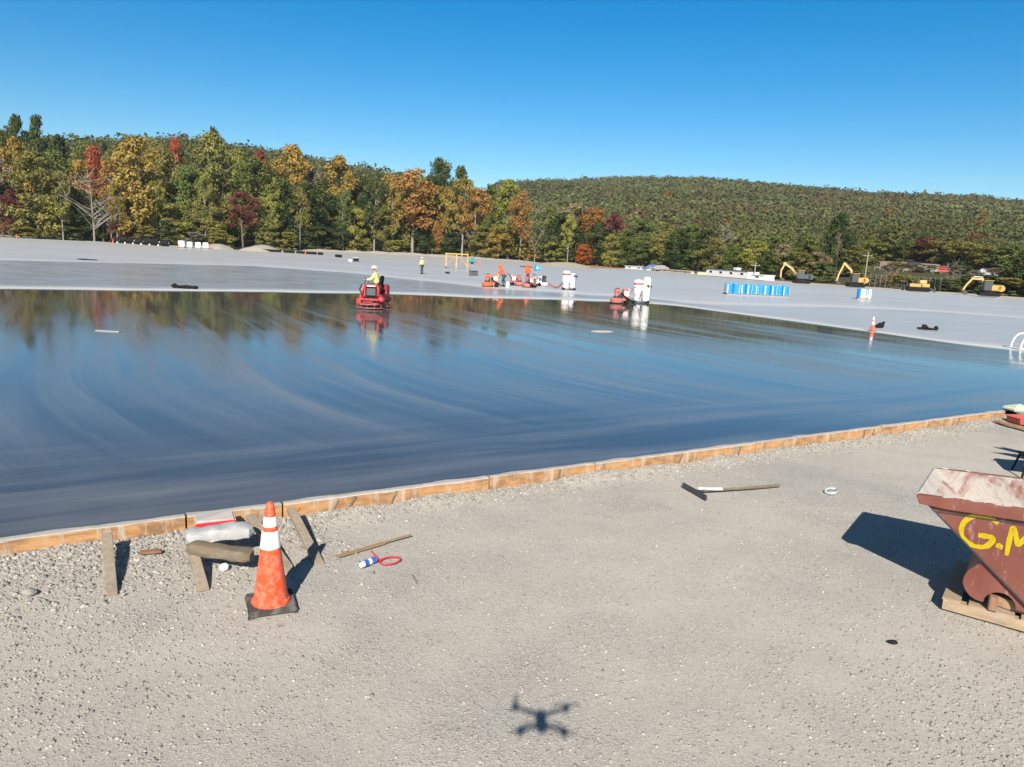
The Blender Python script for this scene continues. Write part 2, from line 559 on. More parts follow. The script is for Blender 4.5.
# --- hills
SKY_L = [(-80, 128), (0, 128), (60, 131), (130, 133), (190, 134), (230, 138), (280, 145), (330, 155), (380, 164), (430, 174), (480, 184), (520, 196), (580, 215), (660, 240), (760, 250)]
SKY_R = [(300, 196), (420, 188), (480, 181), (540, 178), (600, 177), (650, 175), (700, 176), (760, 181), (830, 187), (900, 194), (960, 196), (1024, 198), (1110, 204)]
def az_table(tab):
    out = []
    for px, py in tab:
        v = ray(px, py)
        out.append((math.atan2(v.x, v.y), v.z / math.hypot(v.x, v.y)))
    return out
AZ_L, AZ_R = az_table(SKY_L), az_table(SKY_R)
def smooth01(t):
    t = min(max(t, 0.0), 1.0)
    return t * t * (3 - 2 * t)
def bank(az):                                        # foot of the wooded ground, by azimuth
    return float(np.interp(az, [rad(-46), rad(-40.6), rad(-34.9), rad(-27.6), rad(-19.4), rad(-8.1), rad(-0.5), rad(9.3), rad(15.9), rad(20.8), rad(27.3), rad(33), rad(46)], [250, 243, 226, 210, 211, 235, 213, 184, 152, 140, 135, 132, 120]))
def hill_height(az, d):
    f = bank(az)
    h = 0.0
    tl = float(np.interp(az, [a for a, t in AZ_L], [t for a, t in AZ_L]))
    dl = 560.0
    hl = max(0.0, CAM_H + tl * dl - 17.5)
    h = max(h, hl * (smooth01((d - f - 15) / (dl - f - 15)) ** 1.0 if d < dl else 1 - 0.25 * smooth01((d - dl) / 500)))
    tr = float(np.interp(az, [a for a, t in AZ_R], [t for a, t in AZ_R]))
    dr = 1050.0
    hr = max(0.0, CAM_H + tr * dr - 17.0)
    f0 = 40 + 40 * smooth01((az - rad(20)) / rad(4))
    t = (d - f - f0) / (dr - f - f0)
    h = max(h, hr * (0.35 * min(max(t, 0), 1) + 0.65 * smooth01(t)) if d < dr else hr * (1 - 0.3 * smooth01((d - dr) / 500)))
    h = max(h, 1.9 * smooth01((d - f - 6) / 26) * smooth01((az - rad(22)) / rad(3)))
    h += 2.6 * smooth01((d - f - 55) / 24) * smooth01((az - rad(24)) / rad(2)) * smooth01((rad(33) - az) / rad(2))
    w = min(1.0, max(0.0, (d - f) / 120))
    x, y = d * math.sin(az), d * math.cos(az)
    h += w * (5.0 * mnoise.noise(Vector((x / 130, y / 130, 0))) + 2.0 * mnoise.noise(Vector((x / 45, y / 45, 3))))
    return h - 0.35 + 0.35 * min(1.0, max(0.0, (d - f) / 6))
def hill_xy(x, y):
    return hill_height(math.atan2(x, y), math.hypot(x, y))
azs = np.radians(np.linspace(-46, 46, 150))
frac = np.concatenate([np.linspace(0, 1, 70) ** 1.6])
hv = []
for a in azs:
    f = bank(a)
    for t in frac:
        d = f + (1500 - f) * t
        hv.append((d * math.sin(a), d * math.cos(a), hill_height(a, d)))
na, nd = len(azs), len(frac)
ids = np.arange(na * nd).reshape(na, nd)
hf = np.stack([ids[:-1, :-1], ids[:-1, 1:], ids[1:, 1:], ids[1:, :-1]], -1).reshape(-1)
def soil_mat():
    n = N('forest_floor')
    v = n.coord()
    c = n.ramp(n.noise(v, 0.25, 6, 0.7), [(0.3, (0.06, 0.065, 0.03)), (0.55, (0.085, 0.08, 0.04)), (0.75, (0.12, 0.10, 0.055))])
    return n.set(color=c, rough=0.95, spec=0.1, normal=n.bump(n.noise(v, 1.2, 5, 0.7), 0.8, 0.5))
hills = link_mesh('hills', np_mesh('hills', hv, hf, 4, soil_mat(), True))
tag(hills, kind='structure')
print('setting done')

# ------------------------------------------------------------------ foliage
def leaf_mat(name, use_object_color):
    n = N(name)
    if use_object_color:
        oi = n.new('ShaderNodeObjectInfo')
        base = oi.outputs['Color']
        t = n.attr('tint')
        light = n.mix(0.5, base, (0.32, 0.29, 0.09))
        dark = n.mix(1.0, base, (0.55, 0.62, 0.6), 'MULTIPLY')
        c = n.mix(n.rng(t, 0, 0.5, 0, 1), dark, base)
        c = n.mix(n.rng(t, 0.55, 1.0, 0, 0.75), c, light)
    else:
        c = n.attr('tone', 'Color')
    dif = n.new('ShaderNodeBsdfDiffuse')
    tr = n.new('ShaderNodeBsdfTranslucent')
    mx = n.new('ShaderNodeMixShader')
    mx.inputs[0].default_value = 0.25
    n.link(c, dif.inputs['Color'])
    n.link(c, tr.inputs['Color'])
    n.link(dif.outputs[0], mx.inputs[1])
    n.link(tr.outputs[0], mx.inputs[2])
    n.link(mx.outputs[0], n.out.inputs['Surface'])
    return n.m
LEAF = leaf_mat('autumn_leaves', True)
WOOD_LEAF = leaf_mat('hillside_leaves', False)
BARK = paint('grey_brown_bark', (0.11, 0.09, 0.07), 0.9, amount=0.3, scale=2)
PALE_BARK = paint('pale_grey_bark', (0.27, 0.24, 0.205), 0.9, amount=0.3, scale=2)

def leaf_quads(rng, centres, radii, counts, size, squash=0.8, drop=0.25):
    """Leaf sprays scattered on and inside clump shells."""
    V, T = [], []
    for (c, r, k) in zip(centres, radii, counts):
        d = rng.normal(size=(k, 3))
        d /= np.linalg.norm(d, axis=1)[:, None] + 1e-9
        rr = r * (0.30 + 0.95 * rng.random(k) ** 0.75)
        p = c + d * rr[:, None] * np.array([1, 1, squash])
        nrm = d + rng.normal(scale=0.6, size=(k, 3)) + np.array([0, 0, 0.35])
        nrm /= np.linalg.norm(nrm, axis=1)[:, None]
        h = rng.normal(size=(k, 3))
        a = np.cross(nrm, h)
        a /= np.linalg.norm(a, axis=1)[:, None] + 1e-9
        b = np.cross(nrm, a)
        s = size * (0.55 + 0.9 * rng.random(k))[:, None]
        q = np.stack([p - a * s - b * s * 0.5, p + a * s * 0.25 - b * s * 0.75, p + a * s + b * s * 0.4, p - a * s * 0.3 + b * s * 0.8], 1)
        V.append(q.reshape(-1, 3))
        tint = np.clip(rng.random() * 0.8 + 0.1 + rng.normal(scale=0.14, size=k), 0, 1)
        T.append(np.repeat(tint, 4))
    V = np.concatenate(V)
    return V, np.arange(len(V)), np.concatenate(T)

def make_proto(kind, seed):
    """Crown + trunk meshes for a tree 10 m high and about 6 m wide."""
    rng = np.random.default_rng(seed)
    lo, wid, ncl, per, ls = dict(full=(0.13, 3.0, 72, 190, 0.125), tall=(0.38, 2.9, 52, 165, 0.12), column=(0.10, 2.3, 58, 180, 0.12), shrub=(0.05, 3.6, 44, 190, 0.16), bare=(0.3, 3.0, 16, 12, 0.10))[kind]
    H = 10.0
    cs, rs = [], []
    for i in range(ncl):
        t = rng.random()
        z = lo + (1 - lo) * t
        if kind == 'column':
            prof = 0.35 + 0.75 * math.sin(PI * min(1, (1 - t) * 0.75 + 0.18))
        elif kind == 'shrub':
            prof = math.sqrt(max(0.05, 1 - t * t * 0.9))
        else:
            prof = math.sqrt(max(0.06, 1 - (2 * t - 0.85) ** 2 * 0.85)) if t > 0.42 else 0.62 + 0.8 * t
        a = rng.random() * 2 * PI
        rr = wid * prof * (0.35 + 0.6 * math.sqrt(rng.random())) * (0.85 + 0.3 * rng.random())
        r = (0.34 + 0.62 * rng.random() ** 1.4) * (0.85 if kind == 'tall' else 1.0)
        cs.append(np.array([math.cos(a) * rr * 0.85, math.sin(a) * rr * 0.85, min(z * H, H - r * 0.75)]))
        rs.append(r)
    if kind != 'bare':
        cs.append(np.array([0.2, 0.1, H - 0.7])); rs.append(0.75)
    counts = [max(4, int(per * (r / 0.85) ** 1.6)) for r in rs]
    V, F, T = leaf_quads(rng, cs, rs, counts, ls)
    crown = np_mesh(kind + '_crown', V, F, 4, LEAF, False, dict(tint=T))
    tb = MB()
    lean = rng.normal(scale=0.25, size=2)
    tr_r = 0.16 if kind in ('full', 'tall') else 0.10
    trunk = [Vector((lean[0] * t * t, lean[1] * t * t, H * 0.92 * t - 0.1)) for t in np.linspace(0, 1, 7)]
    if kind == 'shrub':
        trunk = trunk[:4]
    tb.tube(trunk, [tr_r * (1 - 0.85 * i / (len(trunk) - 1)) for i in range(len(trunk))], 7)
    order = rng.permutation(len(cs))
    for j in order[:(28 if kind == 'bare' else 14)]:
        c = Vector(cs[j])
        zt = max(0.12 * H, c.z - 0.5 * math.hypot(c.x, c.y) - 0.6)
        t = min(1.0, (zt + 0.1) / (H * 0.92))
        s = Vector((lean[0] * t * t, lean[1] * t * t, zt))
        m = s.lerp(c, 0.5) + Vector((0, 0, -0.15)) + Vector(rng.normal(scale=0.15, size=3))
        tb.tube([s, m, c], [tr_r * 0.42, tr_r * 0.26, tr_r * 0.08], 5)
    if kind == 'bare':
        for k in range(60):
            c = Vector(cs[rng.integers(len(cs))])
            e = c + Vector(rng.normal(scale=0.9, size=3)) + Vector((0, 0, 0.7))
            tb.tube([c, c.lerp(e, 0.55) + Vector(rng.normal(scale=0.12, size=3)), e], [0.04, 0.028, 0.014], 4)
        for k in range(14):
            a = rng.random() * 2 * PI
            z = 1.2 + rng.random() * 3
            e = Vector((math.cos(a) * 3.2, math.sin(a) * 3.2, z + 1.5 + rng.random() * 3))
            tb.tube([(0, 0, z), Vector((0, 0, z)).lerp(e, 0.5) + Vector((0, 0, 0.3)), e], [0.06, 0.04, 0.015], 5)
    to = tb.build('trunk', BARK)
    tm = to.data
    bpy.data.objects.remove(to)
    return crown, tm
PROTO = {}
for k, nn in (('full', 5), ('tall', 4), ('column', 3), ('shrub', 4), ('bare', 2)):
    PROTO[k] = [make_proto(k, 100 + 17 * i + len(k)) for i in range(nn)]

OLIVE, GREEN, DARK, GOLD, ORANGE, RED, MAROON, YELLOWG, GREY, TAN, BRIGHT = 'olive', 'green', 'dark green', 'golden', 'orange', 'scarlet', 'maroon', 'yellow-green', 'bare grey', 'tan', 'bright orange'
TONE = {OLIVE: (0.215, 0.195, 0.062), GREEN: (0.112, 0.142, 0.044), DARK: (0.056, 0.080, 0.032), GOLD: (0.30, 0.205, 0.055), ORANGE: (0.31, 0.155, 0.052), RED: (0.32, 0.075, 0.042), MAROON: (0.175, 0.058, 0.052), YELLOWG: (0.27, 0.26, 0.062), GREY: (0.21, 0.175, 0.135), TAN: (0.26, 0.205, 0.12), BRIGHT: (0.44, 0.12, 0.035)}
MARKS = [(-60, 12, 'the far corner of the slab'), (12, 40, 'the first small red cone'), (40, 75, 'the bare slab edge'), (75, 112, 'the bare silver-branched tree'), (112, 140, 'the first black wrapped rolls'), (140, 168, 'the last black wrapped rolls'), (168, 200, 'the white concrete blocks'), (200, 228, 'the pale boulder heap'), (228, 248, 'the maroon-leaved tree'), (248, 275, 'the grey stone heap'), (275, 305, 'the short black edge pipes'), (305, 340, 'the tan dirt berm'), (340, 392, 'the red riding trowel'), (392, 438, 'the worker in pale yellow'), (438, 485, 'the yellow gantry frame'), (485, 512, 'the orange saw'), (512, 545, 'the light blue tank'), (545, 577, 'the small gravel pile'), (577, 606, 'the red-hosed vacuum'), (606, 640, 'the red floor grinder'), (640, 665, 'the twin-column vacuum'), (665, 705, 'the low cream building'), (705, 740, 'the long white trailer'), (740, 778, 'the blue drum pallets'), (778, 812, 'the dark-bodied excavator'), (812, 866, 'the raised-boom excavator'), (866, 900, 'the lone drum pallet'), (900, 955, 'the yellow bulldozer'), (955, 1100, 'the yellow round-backed excavator')]
_seen = {}
def tree_label(px, colour, kind, rowname):
    mk = next(m for a, b, m in MARKS if a <= px < b)
    noun = dict(full='broad tree', tall='high-crowned tree', column='slender tree', shrub='bush', bare='leafless tree')[kind]
    tail = dict(front='at the wood edge behind', mid='in the second rank above', back='high on the rise above')[rowname]
    lab = f"{colour} {noun} {tail} {mk}".replace('bare grey leafless', 'bare grey')
    k = _seen.get(lab, 0)
    _seen[lab] = k + 1
    if k:
        lab = ('smaller ', 'paler ', 'shorter ', 'thinner ')[min(k - 1, 3)] + lab
    return lab

trng = random.Random(5)
def tree(px, top, width, colour, kind='full', row='front', extra=0.0, bark=None, variant=None):
    v = ray(px, 250)
    az = math.atan2(v.x, v.y)
    d = bank(az) + dict(front=5, mid=22, back=48)[row] + extra + (52 if (row == 'mid' and px > 870) else 0)
    x, y = d * math.sin(az), d * math.cos(az)
    z = hill_height(az, d) - 0.15
    rt = ray(px, top)
    ztop = CAM_H + rt.z / math.hypot(rt.x, rt.y) * d
    Ht = max(2.0, ztop - z)
    w = width / FPX * math.hypot(d, 0) * 1.05
    name = dict(full='broadleaf_tree', tall='high_crowned_tree', column='slender_tree', shrub='bush', bare='bare_tree')[kind]
    root = thing(name, tree_label(px, colour, kind, row), 'bush' if kind == 'shrub' else 'tree', (x, y, z), trng.random() * 6.28, 'trees and bushes at the wood edge')
    cm, tm = PROTO[kind][variant if variant is not None else trng.randrange(len(PROTO[kind]))]
    sx = w / (7.0 if kind in ('shrub', 'full') else 6.0 if kind != 'column' else 5.0)
    sz = Ht / 10.0
    t = TONE[colour]
    j = 0.98 + 0.32 * trng.random()
    for nm, me in (('crown', cm), ('trunk', tm)):
        o = link_mesh(nm, me, root)
        o.scale = (sx, sx, sz)
        o.color = (t[0] * j * (0.92 + .16 * trng.random()), t[1] * j, t[2] * j, 1)
        if nm == 'trunk' and (bark or kind == 'bare'):
            o.material_slots[0].link = 'OBJECT'
            o.material_slots[0].material = bark or PALE_BARK
    return root

P = PALE_BARK
for a in [
    # (px, top, width, colour, kind, row, extra, bark)
    (-14, 165, 50, GREEN, 'full', 'front'), (4, 158, 34, GREY, 'full', 'front'), (14, 190, 26, MAROON, 'full', 'front', -2), (40, 152, 54, OLIVE, 'full', 'front'), (58, 182, 30, YELLOWG, 'column', 'front', 1),
    (27, 226, 26, YELLOWG, 'shrub', 'front', -3), (95, 172, 46, GREY, 'bare', 'front', -2), (112, 176, 30, GREY, 'bare', 'front', 2), (82, 190, 34, DARK, 'full', 'front', 6), (104, 200, 34, DARK, 'full', 'front', 7), (122, 222, 26, MAROON, 'shrub', 'front'), (72, 226, 24, GREEN, 'shrub', 'front', 2),
    (141, 136, 62, GOLD, 'full', 'front', 2), (148, 226, 26, OLIVE, 'shrub', 'front', -2), (130, 190, 30, OLIVE, 'column', 'front', 5), (176, 204, 30, YELLOWG, 'column', 'front'), (168, 220, 24, DARK, 'shrub', 'front', -1), (192, 168, 46, GREEN, 'full', 'front', 4), (208, 194, 38, OLIVE, 'full', 'front', 0), (220, 224, 28, YELLOWG, 'shrub', 'front', -2), (196, 232, 22, GREY, 'shrub', 'front', -3),
    (243, 192, 34, MAROON, 'tall', 'front', 0), (256, 158, 52, GREEN, 'full', 'front', 4), (268, 214, 30, OLIVE, 'full', 'front', 0), (283, 178, 40, DARK, 'full', 'front', 4), (287, 232, 26, YELLOWG, 'shrub', 'front', -2), (308, 182, 34, DARK, 'column', 'front', 2), (322, 178, 38, DARK, 'full', 'front', 5), (318, 226, 34, DARK, 'shrub', 'front', -1), (338, 222, 34, DARK, 'full', 'front', 0),
    (354, 208, 22, YELLOWG, 'column', 'front', -2), (345, 190, 34, GREEN, 'full', 'front', 4), (374, 178, 34, DARK, 'tall', 'front', 3, P), (386, 208, 28, OLIVE, 'column', 'front', 0), (365, 238, 18, YELLOWG, 'shrub', 'front', -3), (398, 240, 30, YELLOWG, 'shrub', 'front', -2), (412, 168, 60, ORANGE, 'tall', 'front', 0, P), (400, 176, 34, OLIVE, 'full', 'front', 5), (428, 214, 34, DARK, 'full', 'front', 4), (432, 186, 32, GOLD, 'column', 'front', 5),
    (444, 214, 26, ORANGE, 'full', 'front', 2), (462, 178, 40, GOLD, 'tall', 'front', 0, P), (474, 186, 38, ORANGE, 'tall', 'front', 1, P), (452, 232, 28, DARK, 'shrub', 'front', 0), (480, 232, 30, OLIVE, 'shrub', 'front', 0), (488, 214, 30, GREEN, 'full', 'front', 4), (498, 226, 30, GOLD, 'shrub', 'front', -1), (508, 180, 44, YELLOWG, 'full', 'front', 6),
    (520, 190, 30, ORANGE, 'tall', 'front', -1, P), (535, 206, 30, GREY, 'bare', 'front', 0), (528, 240, 24, GOLD, 'shrub', 'front', 0), (548, 206, 40, GREEN, 'full', 'front', 3), (562, 212, 40, DARK, 'full', 'front', 2), (556, 240, 28, YELLOWG, 'shrub', 'front', -1), (585, 244, 20, BRIGHT, 'full', 'front', -3), (576, 228, 30, DARK, 'full', 'front', 3), (598, 222, 34, DARK, 'full', 'front', 2), (612, 234, 26, YELLOWG, 'full', 'front', -1), (626, 228, 30, GREEN, 'full', 'front', 3),
    (644, 236, 34, GREEN, 'full', 'front', 2), (662, 232, 34, OLIVE, 'full', 'front', 3), (678, 228, 34, DARK, 'full', 'front', 5), (694, 250, 28, GREEN, 'shrub', 'front', 2), (712, 238, 36, OLIVE, 'full', 'front', 3), (722, 228, 30, GREY, 'bare', 'front', 7), (736, 246, 34, GREEN, 'full', 'front', 3), (756, 240, 36, YELLOWG, 'full', 'front', 5), (770, 250, 30, GREEN, 'full', 'front', 2), (786, 244, 34, TAN, 'full', 'front', 6), (800, 248, 34, OLIVE, 'full', 'front', 4), (818, 252, 34, TAN, 'full', 'front', 6),
    (838, 213, 32, DARK, 'full', 'mid', 22), (826, 262, 28, GREEN, 'shrub', 'front', 2), (856, 246, 36, OLIVE, 'full', 'front', 14), (876, 240, 40, YELLOWG, 'full', 'mid', 12), (904, 240, 36, GREEN, 'full', 'mid', 14), (868, 270, 24, OLIVE, 'shrub', 'front', 1), (908, 275, 26, OLIVE, 'shrub', 'front', -1), (898, 274, 20, ORANGE, 'shrub', 'front', 0),
    (928, 238, 38, MAROON, 'full', 'mid', 14), (948, 238, 40, OLIVE, 'full', 'mid', 10), (944, 279, 28, DARK, 'shrub', 'front', 0), (956, 279, 26, GREEN, 'shrub', 'front', 0), (966, 242, 40, YELLOWG, 'tall', 'mid', 6, P), (990, 246, 46, OLIVE, 'full', 'mid', 8), (1014, 244, 50, GREEN, 'full', 'mid', 4), (996, 276, 34, DARK, 'shrub', 'front', 1), (1016, 278, 40, OLIVE, 'shrub', 'front', 0), (884, 275, 20, TAN, 'shrub', 'front', 1), (897, 262, 20, OLIVE, 'column', 'front', 36), (921, 264, 18, TAN, 'column', 'front', 38), (912, 270, 22, GREEN, 'shrub', 'front', 40), (936, 270, 18, OLIVE, 'shrub', 'front', 38), (962, 262, 24, DARK, 'full', 'front', 30), (1000, 268, 22, TAN, 'shrub', 'front', 36), (922, 277, 24, OLIVE, 'shrub', 'front', 2), (934, 279, 22, GREY, 'shrub', 'front', 0), (972, 276, 24, DARK, 'full', 'front', 3), (979, 270, 18, TAN, 'tall', 'front', 4, P), (893, 268, 16, GREY, 'bare', 'front', 4), (957, 262, 18, GREY, 'bare', 'front', 5), (1008, 272, 24, TAN, 'full', 'front', 5), (1034, 250, 40, GREEN, 'full', 'front', 3), (1056, 262, 50, OLIVE, 'full', 'front', 0),
    (64, 170, 20, OLIVE, 'tall', 'front', -1, P), (118, 182, 18, GOLD, 'tall', 'front', -2, P), (158, 176, 20, YELLOWG, 'tall', 'front', 0, P), (206, 172, 20, OLIVE, 'tall', 'front', -2, P), (272, 178, 20, YELLOWG, 'tall', 'front', 0, P), (300, 186, 18, OLIVE, 'tall', 'front', -1, P), (343, 190, 18, GREEN, 'tall', 'front', -1, P), (392, 180, 20, GOLD, 'tall', 'front', -1, P), (446, 186, 18, GOLD, 'tall', 'front', -1, P), (568, 214, 18, YELLOWG, 'tall', 'front', -1, P),
    # second rank
    (22, 138, 40, GOLD, 'full', 'mid'), (60, 150, 40, GREEN, 'full', 'mid'), (84, 160, 34, GOLD, 'full', 'mid'), (98, 146, 26, RED, 'full', 'mid'), (116, 158, 36, ORANGE, 'full', 'mid'), (170, 150, 46, OLIVE, 'full', 'mid'), (214, 132, 50, OLIVE, 'full', 'mid'), (228, 158, 34, GREY, 'bare', 'mid'), (240, 150, 36, YELLOWG, 'full', 'mid'), (292, 145, 46, GOLD, 'full', 'mid'), (312, 166, 34, GREY, 'tall', 'mid'), (336, 156, 46, GOLD, 'full', 'mid'), (360, 176, 36, DARK, 'full', 'mid'), (388, 174, 38, GOLD, 'full', 'mid'), (420, 176, 36, OLIVE, 'full', 'mid'), (438, 158, 40, DARK, 'full', 'mid'), (458, 166, 30, DARK, 'full', 'mid'), (488, 184, 32, GREEN, 'full', 'mid'), (574, 203, 44, TAN, 'full', 'mid'), (592, 207, 40, ORANGE, 'full', 'mid'), (614, 213, 38, MAROON, 'full', 'mid'), (640, 218, 36, GREEN, 'full', 'mid'), (662, 222, 36, OLIVE, 'full', 'mid'), (690, 224, 38, GREEN, 'full', 'mid'), (706, 230, 40, DARK, 'full', 'mid'), (740, 230, 40, OLIVE, 'full', 'mid'), (774, 236, 40, GREEN, 'full', 'mid'), (806, 236, 40, GREEN, 'full', 'mid'),
    # high on the rise
    (24, 116, 24, DARK, 'full', 'back', 20), (44, 115, 28, DARK, 'full', 'back', 20), (6, 130, 34, GREEN, 'full', 'back'), (66, 136, 38, DARK, 'full', 'back'), (92, 141, 36, GREEN, 'full', 'back'), (120, 144, 36, OLIVE, 'full', 'back'), (158, 141, 38, OLIVE, 'full', 'back'), (178, 138, 22, RED, 'full', 'back'), (196, 143, 38, GREEN, 'full', 'back'), (216, 127, 26, DARK, 'full', 'back', 8), (242, 147, 38, GREEN, 'full', 'back'), (262, 150, 26, RED, 'full', 'back'), (276, 160, 36, OLIVE, 'full', 'back'), (312, 164, 36, OLIVE, 'full', 'back'), (340, 170, 36, DARK, 'full', 'back'), (366, 175, 36, OLIVE, 'full', 'back'), (396, 180, 36, ORANGE, 'full', 'back'),
]:
    tree(*a)

# --- far wooded hillside: one mass nobody could count
frng = np.random.default_rng(11)
ico = bmesh.new()
bmesh.ops.create_icosphere(ico, subdivisions=1, radius=1)
IV = np.array([v.co[:] for v in ico.verts])
IF = np.array([[v.index for v in f.verts] for f in ico.faces])
ico.free()
def wood(n_try):
    VV, CC, FF = [], [], []
    base = 0
    PAL = np.array([(0.098, 0.105, 0.042), (0.082, 0.094, 0.038), (0.112, 0.112, 0.046), (0.120, 0.104, 0.048), (0.135, 0.096, 0.050), (0.092, 0.104, 0.048), (0.155, 0.108, 0.042), (0.064, 0.075, 0.034)])
    PW = np.array([.24, .2, .17, .13, .07, .12, .02, .05])
    for i in range(n_try):
        az = rad(-43 + 86 * frng.random())
        f = bank(az)
        d0 = f + (62 if az < rad(-2) else 24 if az < rad(20) else 95)
        d = math.sqrt(d0 ** 2 + (1250 ** 2 - d0 ** 2) * frng.random() ** 1.25)
        if az < rad(-2) and d > 660:
            continue
        x, y = d * math.sin(az), d * math.cos(az)
        z = hill_height(az, d)
        s = 2.3 + (4.2 if d > 330 else 2.6) * frng.random() ** 2.2
        hgt = s * (0.95 + 0.35 * frng.random())
        top = 5.5 + 3.5 * frng.random() + .25 * s
        k = int(np.interp(d, [130, 220, 350, 550, 900, 1250], [300, 210, 120, 64, 38, 28]))
        fs = float(np.interp(d, [130, 220, 350, 550, 900, 1250], [.085, .105, .135, .18, .235, .27]))
        dd = frng.normal(size=(k, 3))
        dd[:, 2] = np.abs(dd[:, 2]) * 1.0 - 0.25
        dd /= np.linalg.norm(dd, axis=1)[:, None]
        lump = 1 + 0.22 * np.sin(dd[:, 0] * 4 + i) * np.cos(dd[:, 1] * 5 + i * 1.7)
        p = np.array([x, y, z + top - hgt * 0.6]) + dd * np.array([s, s, hgt]) * (0.78 + 0.3 * frng.random(k))[:, None] * lump[:, None]
        nr = dd + frng.normal(scale=0.55 if d < 450 else 0.38, size=(k, 3))
        nr /= np.linalg.norm(nr, axis=1)[:, None]
        a = np.cross(nr, frng.normal(size=(k, 3)))
        a /= np.linalg.norm(a, axis=1)[:, None] + 1e-9
        b = np.cross(nr, a)
        sz = s * fs * (0.7 + 0.6 * frng.random(k))[:, None]
        q = np.stack([p - a * sz, p - b * sz * 0.8, p + a * sz, p + b * sz * 0.8], 1).reshape(-1, 3)
        w = mnoise.noise(Vector((x / 90, y / 90, 9)))
        w2 = mnoise.noise(Vector((x / 160, y / 160, 2))); w3 = mnoise.noise(Vector((x / 34, y / 34, 4)))
        patch = PAL[0] * 1.0 if w3 < -.12 else PAL[2] * 1.12 if w3 < .18 else PAL[5]
        c = PAL[frng.choice(len(PAL), p=PW)] * .5 + patch * .5
        c = c * 1.18 * (1 + .28 * w3 + .3 * w2) * np.array([1.0, 1.03, 1.0])
        if w > 0.25 and frng.random() < 0.45:
            c = PAL[4 if frng.random() < .6 else 3]
        if frng.random() < 0.012:
            c = np.array((0.21, 0.10, 0.02)) if frng.random() < .6 else np.array((0.16, 0.045, 0.025))
        c = c * (0.92 + 0.36 * frng.random() ** 2)
        col = np.repeat(c[None, :] * (0.88 + 0.24 * frng.random(k))[:, None], 4, axis=0)
        VV.append(q); CC.append(col)
    V = np.concatenate(VV)
    return V, np.concatenate(CC)
WV, WC = wood(27000)
wood_o = link_mesh('forest', np_mesh('forest', WV, np.arange(len(WV)), 4, WOOD_LEAF, False, None, WC))
tag(wood_o, 'autumn woodland covering the far hillsides', 'forest', kind='stuff')
print('foliage done', len(WV))

# ------------------------------------------------------------------ materials for the things
def lumber_mat(name, base, grain=(0.6, 14, 14), dirt=0.3):
    if name in _mats:
        return _mats[name]
    n = N(name)
    v = n.coord('Object', grain)
    g = n.noise(v, 1.6, 6, 0.7, 1.2)
    st = n.noise(n.coord('Object', (1, 1, 1)), 3.5, 5, 0.65)
    d = tuple(c * 0.55 for c in base)
    c = n.mix(n.rng(g, 0.35, 0.7, 0, 1), tuple(base), d)
    c = n.mix(n.rng(st, 0.52, 0.72, 0, dirt), c, (0.36, 0.33, 0.30))
    _mats[name] = n.set(color=c, rough=0.8, spec=0.25, normal=n.bump(g, 0.35, 0.006))
    return _mats[name]
def form_lumber():
    n = N('form_lumber')
    g = n.noise(n.coord('Object', (1.5, 1.5, 26)), 1.5, 6, 0.7, 0.8)
    big = n.noise(n.coord('Object', (1.3, 1.3, 3)), 1.6, 6, 0.68, 0.5)
    drip = n.noise(n.coord('Object', (9, 9, 1.6)), 1.3, 5, 0.7)
    c = n.mix(n.rng(g, 0.35, 0.68, 0, 1), (0.52, 0.30, 0.145), (0.33, 0.165, 0.07))
    c = n.mix(n.rng(big, 0.38, 0.53, 0.8, 0), c, (0.19, 0.11, 0.065))
    c = n.mix(n.rng(drip, 0.53, 0.66, 0, 0.75), c, (0.46, 0.42, 0.37))
    c = n.mix(n.rng(big, 0.56, 0.7, 0, 0.55), c, (0.56, 0.36, 0.20))
    return n.set(color=c, rough=0.85, spec=0.2, normal=n.bump(g, 0.4, 0.006))
FORM_WOOD = form_lumber()
STAKE_WOOD = lumber_mat('weathered_stake', (0.36, 0.29, 0.22), (5, 5, 1.5), 0.6)
OLD_WOOD = lumber_mat('old_timber', (0.21, 0.165, 0.115), (1.2, 12, 12), 0.25)
PALLET_WOOD = lumber_mat('pallet_lumber', (0.45, 0.33, 0.22), (2, 9, 9), 0.4)
LATH_WOOD = lumber_mat('lath_wood', (0.38, 0.25, 0.13), (2, 14, 14), 0.3)
CRUST = paint('concrete_crust', (0.48, 0.45, 0.42), 0.9, amount=0.5, scale=12, bump=0.8)
BLACK = paint('black_rubber', (0.012, 0.012, 0.013), 0.75, dirt=(0.05, 0.045, 0.04), amount=0.3, spec=0.15)
STEEL = paint('dull_steel', (0.32, 0.32, 0.33), 0.4, 0.8, amount=0.2)
DARKSTEEL = paint('dark_steel', (0.07, 0.07, 0.075), 0.45, 0.5)
REDP = paint('red_machine_paint', (0.46, 0.018, 0.03), 0.4, dirt=(0.40, 0.30, 0.28), amount=0.45, scale=5)
PINKP = paint('faded_red_paint', (0.48, 0.13, 0.11), 0.5, dirt=(0.45, 0.40, 0.38), amount=0.6, scale=5)
ORANGEP = paint('orange_machine_paint', (0.68, 0.13, 0.05), 0.4, amount=0.25)
WHITEP = paint('white_machine_paint', (0.78, 0.78, 0.77), 0.4, amount=0.12)
YELLOWP = paint('yellow_machine_paint', (0.52, 0.32, 0.07), 0.45, amount=0.25)
PALEYELLOW = paint('sun_bleached_yellow', (0.55, 0.38, 0.14), 0.5, amount=0.3)
BLUEP = paint('blue_drum_plastic', (0.012, 0.27, 0.72), 0.4, amount=0.08, dirt=(0.5, 0.6, 0.7))
CONE_OR = paint('cone_orange', (0.80, 0.075, 0.018), 0.5, dirt=(0.70, 0.30, 0.21), amount=0.9, scale=16)
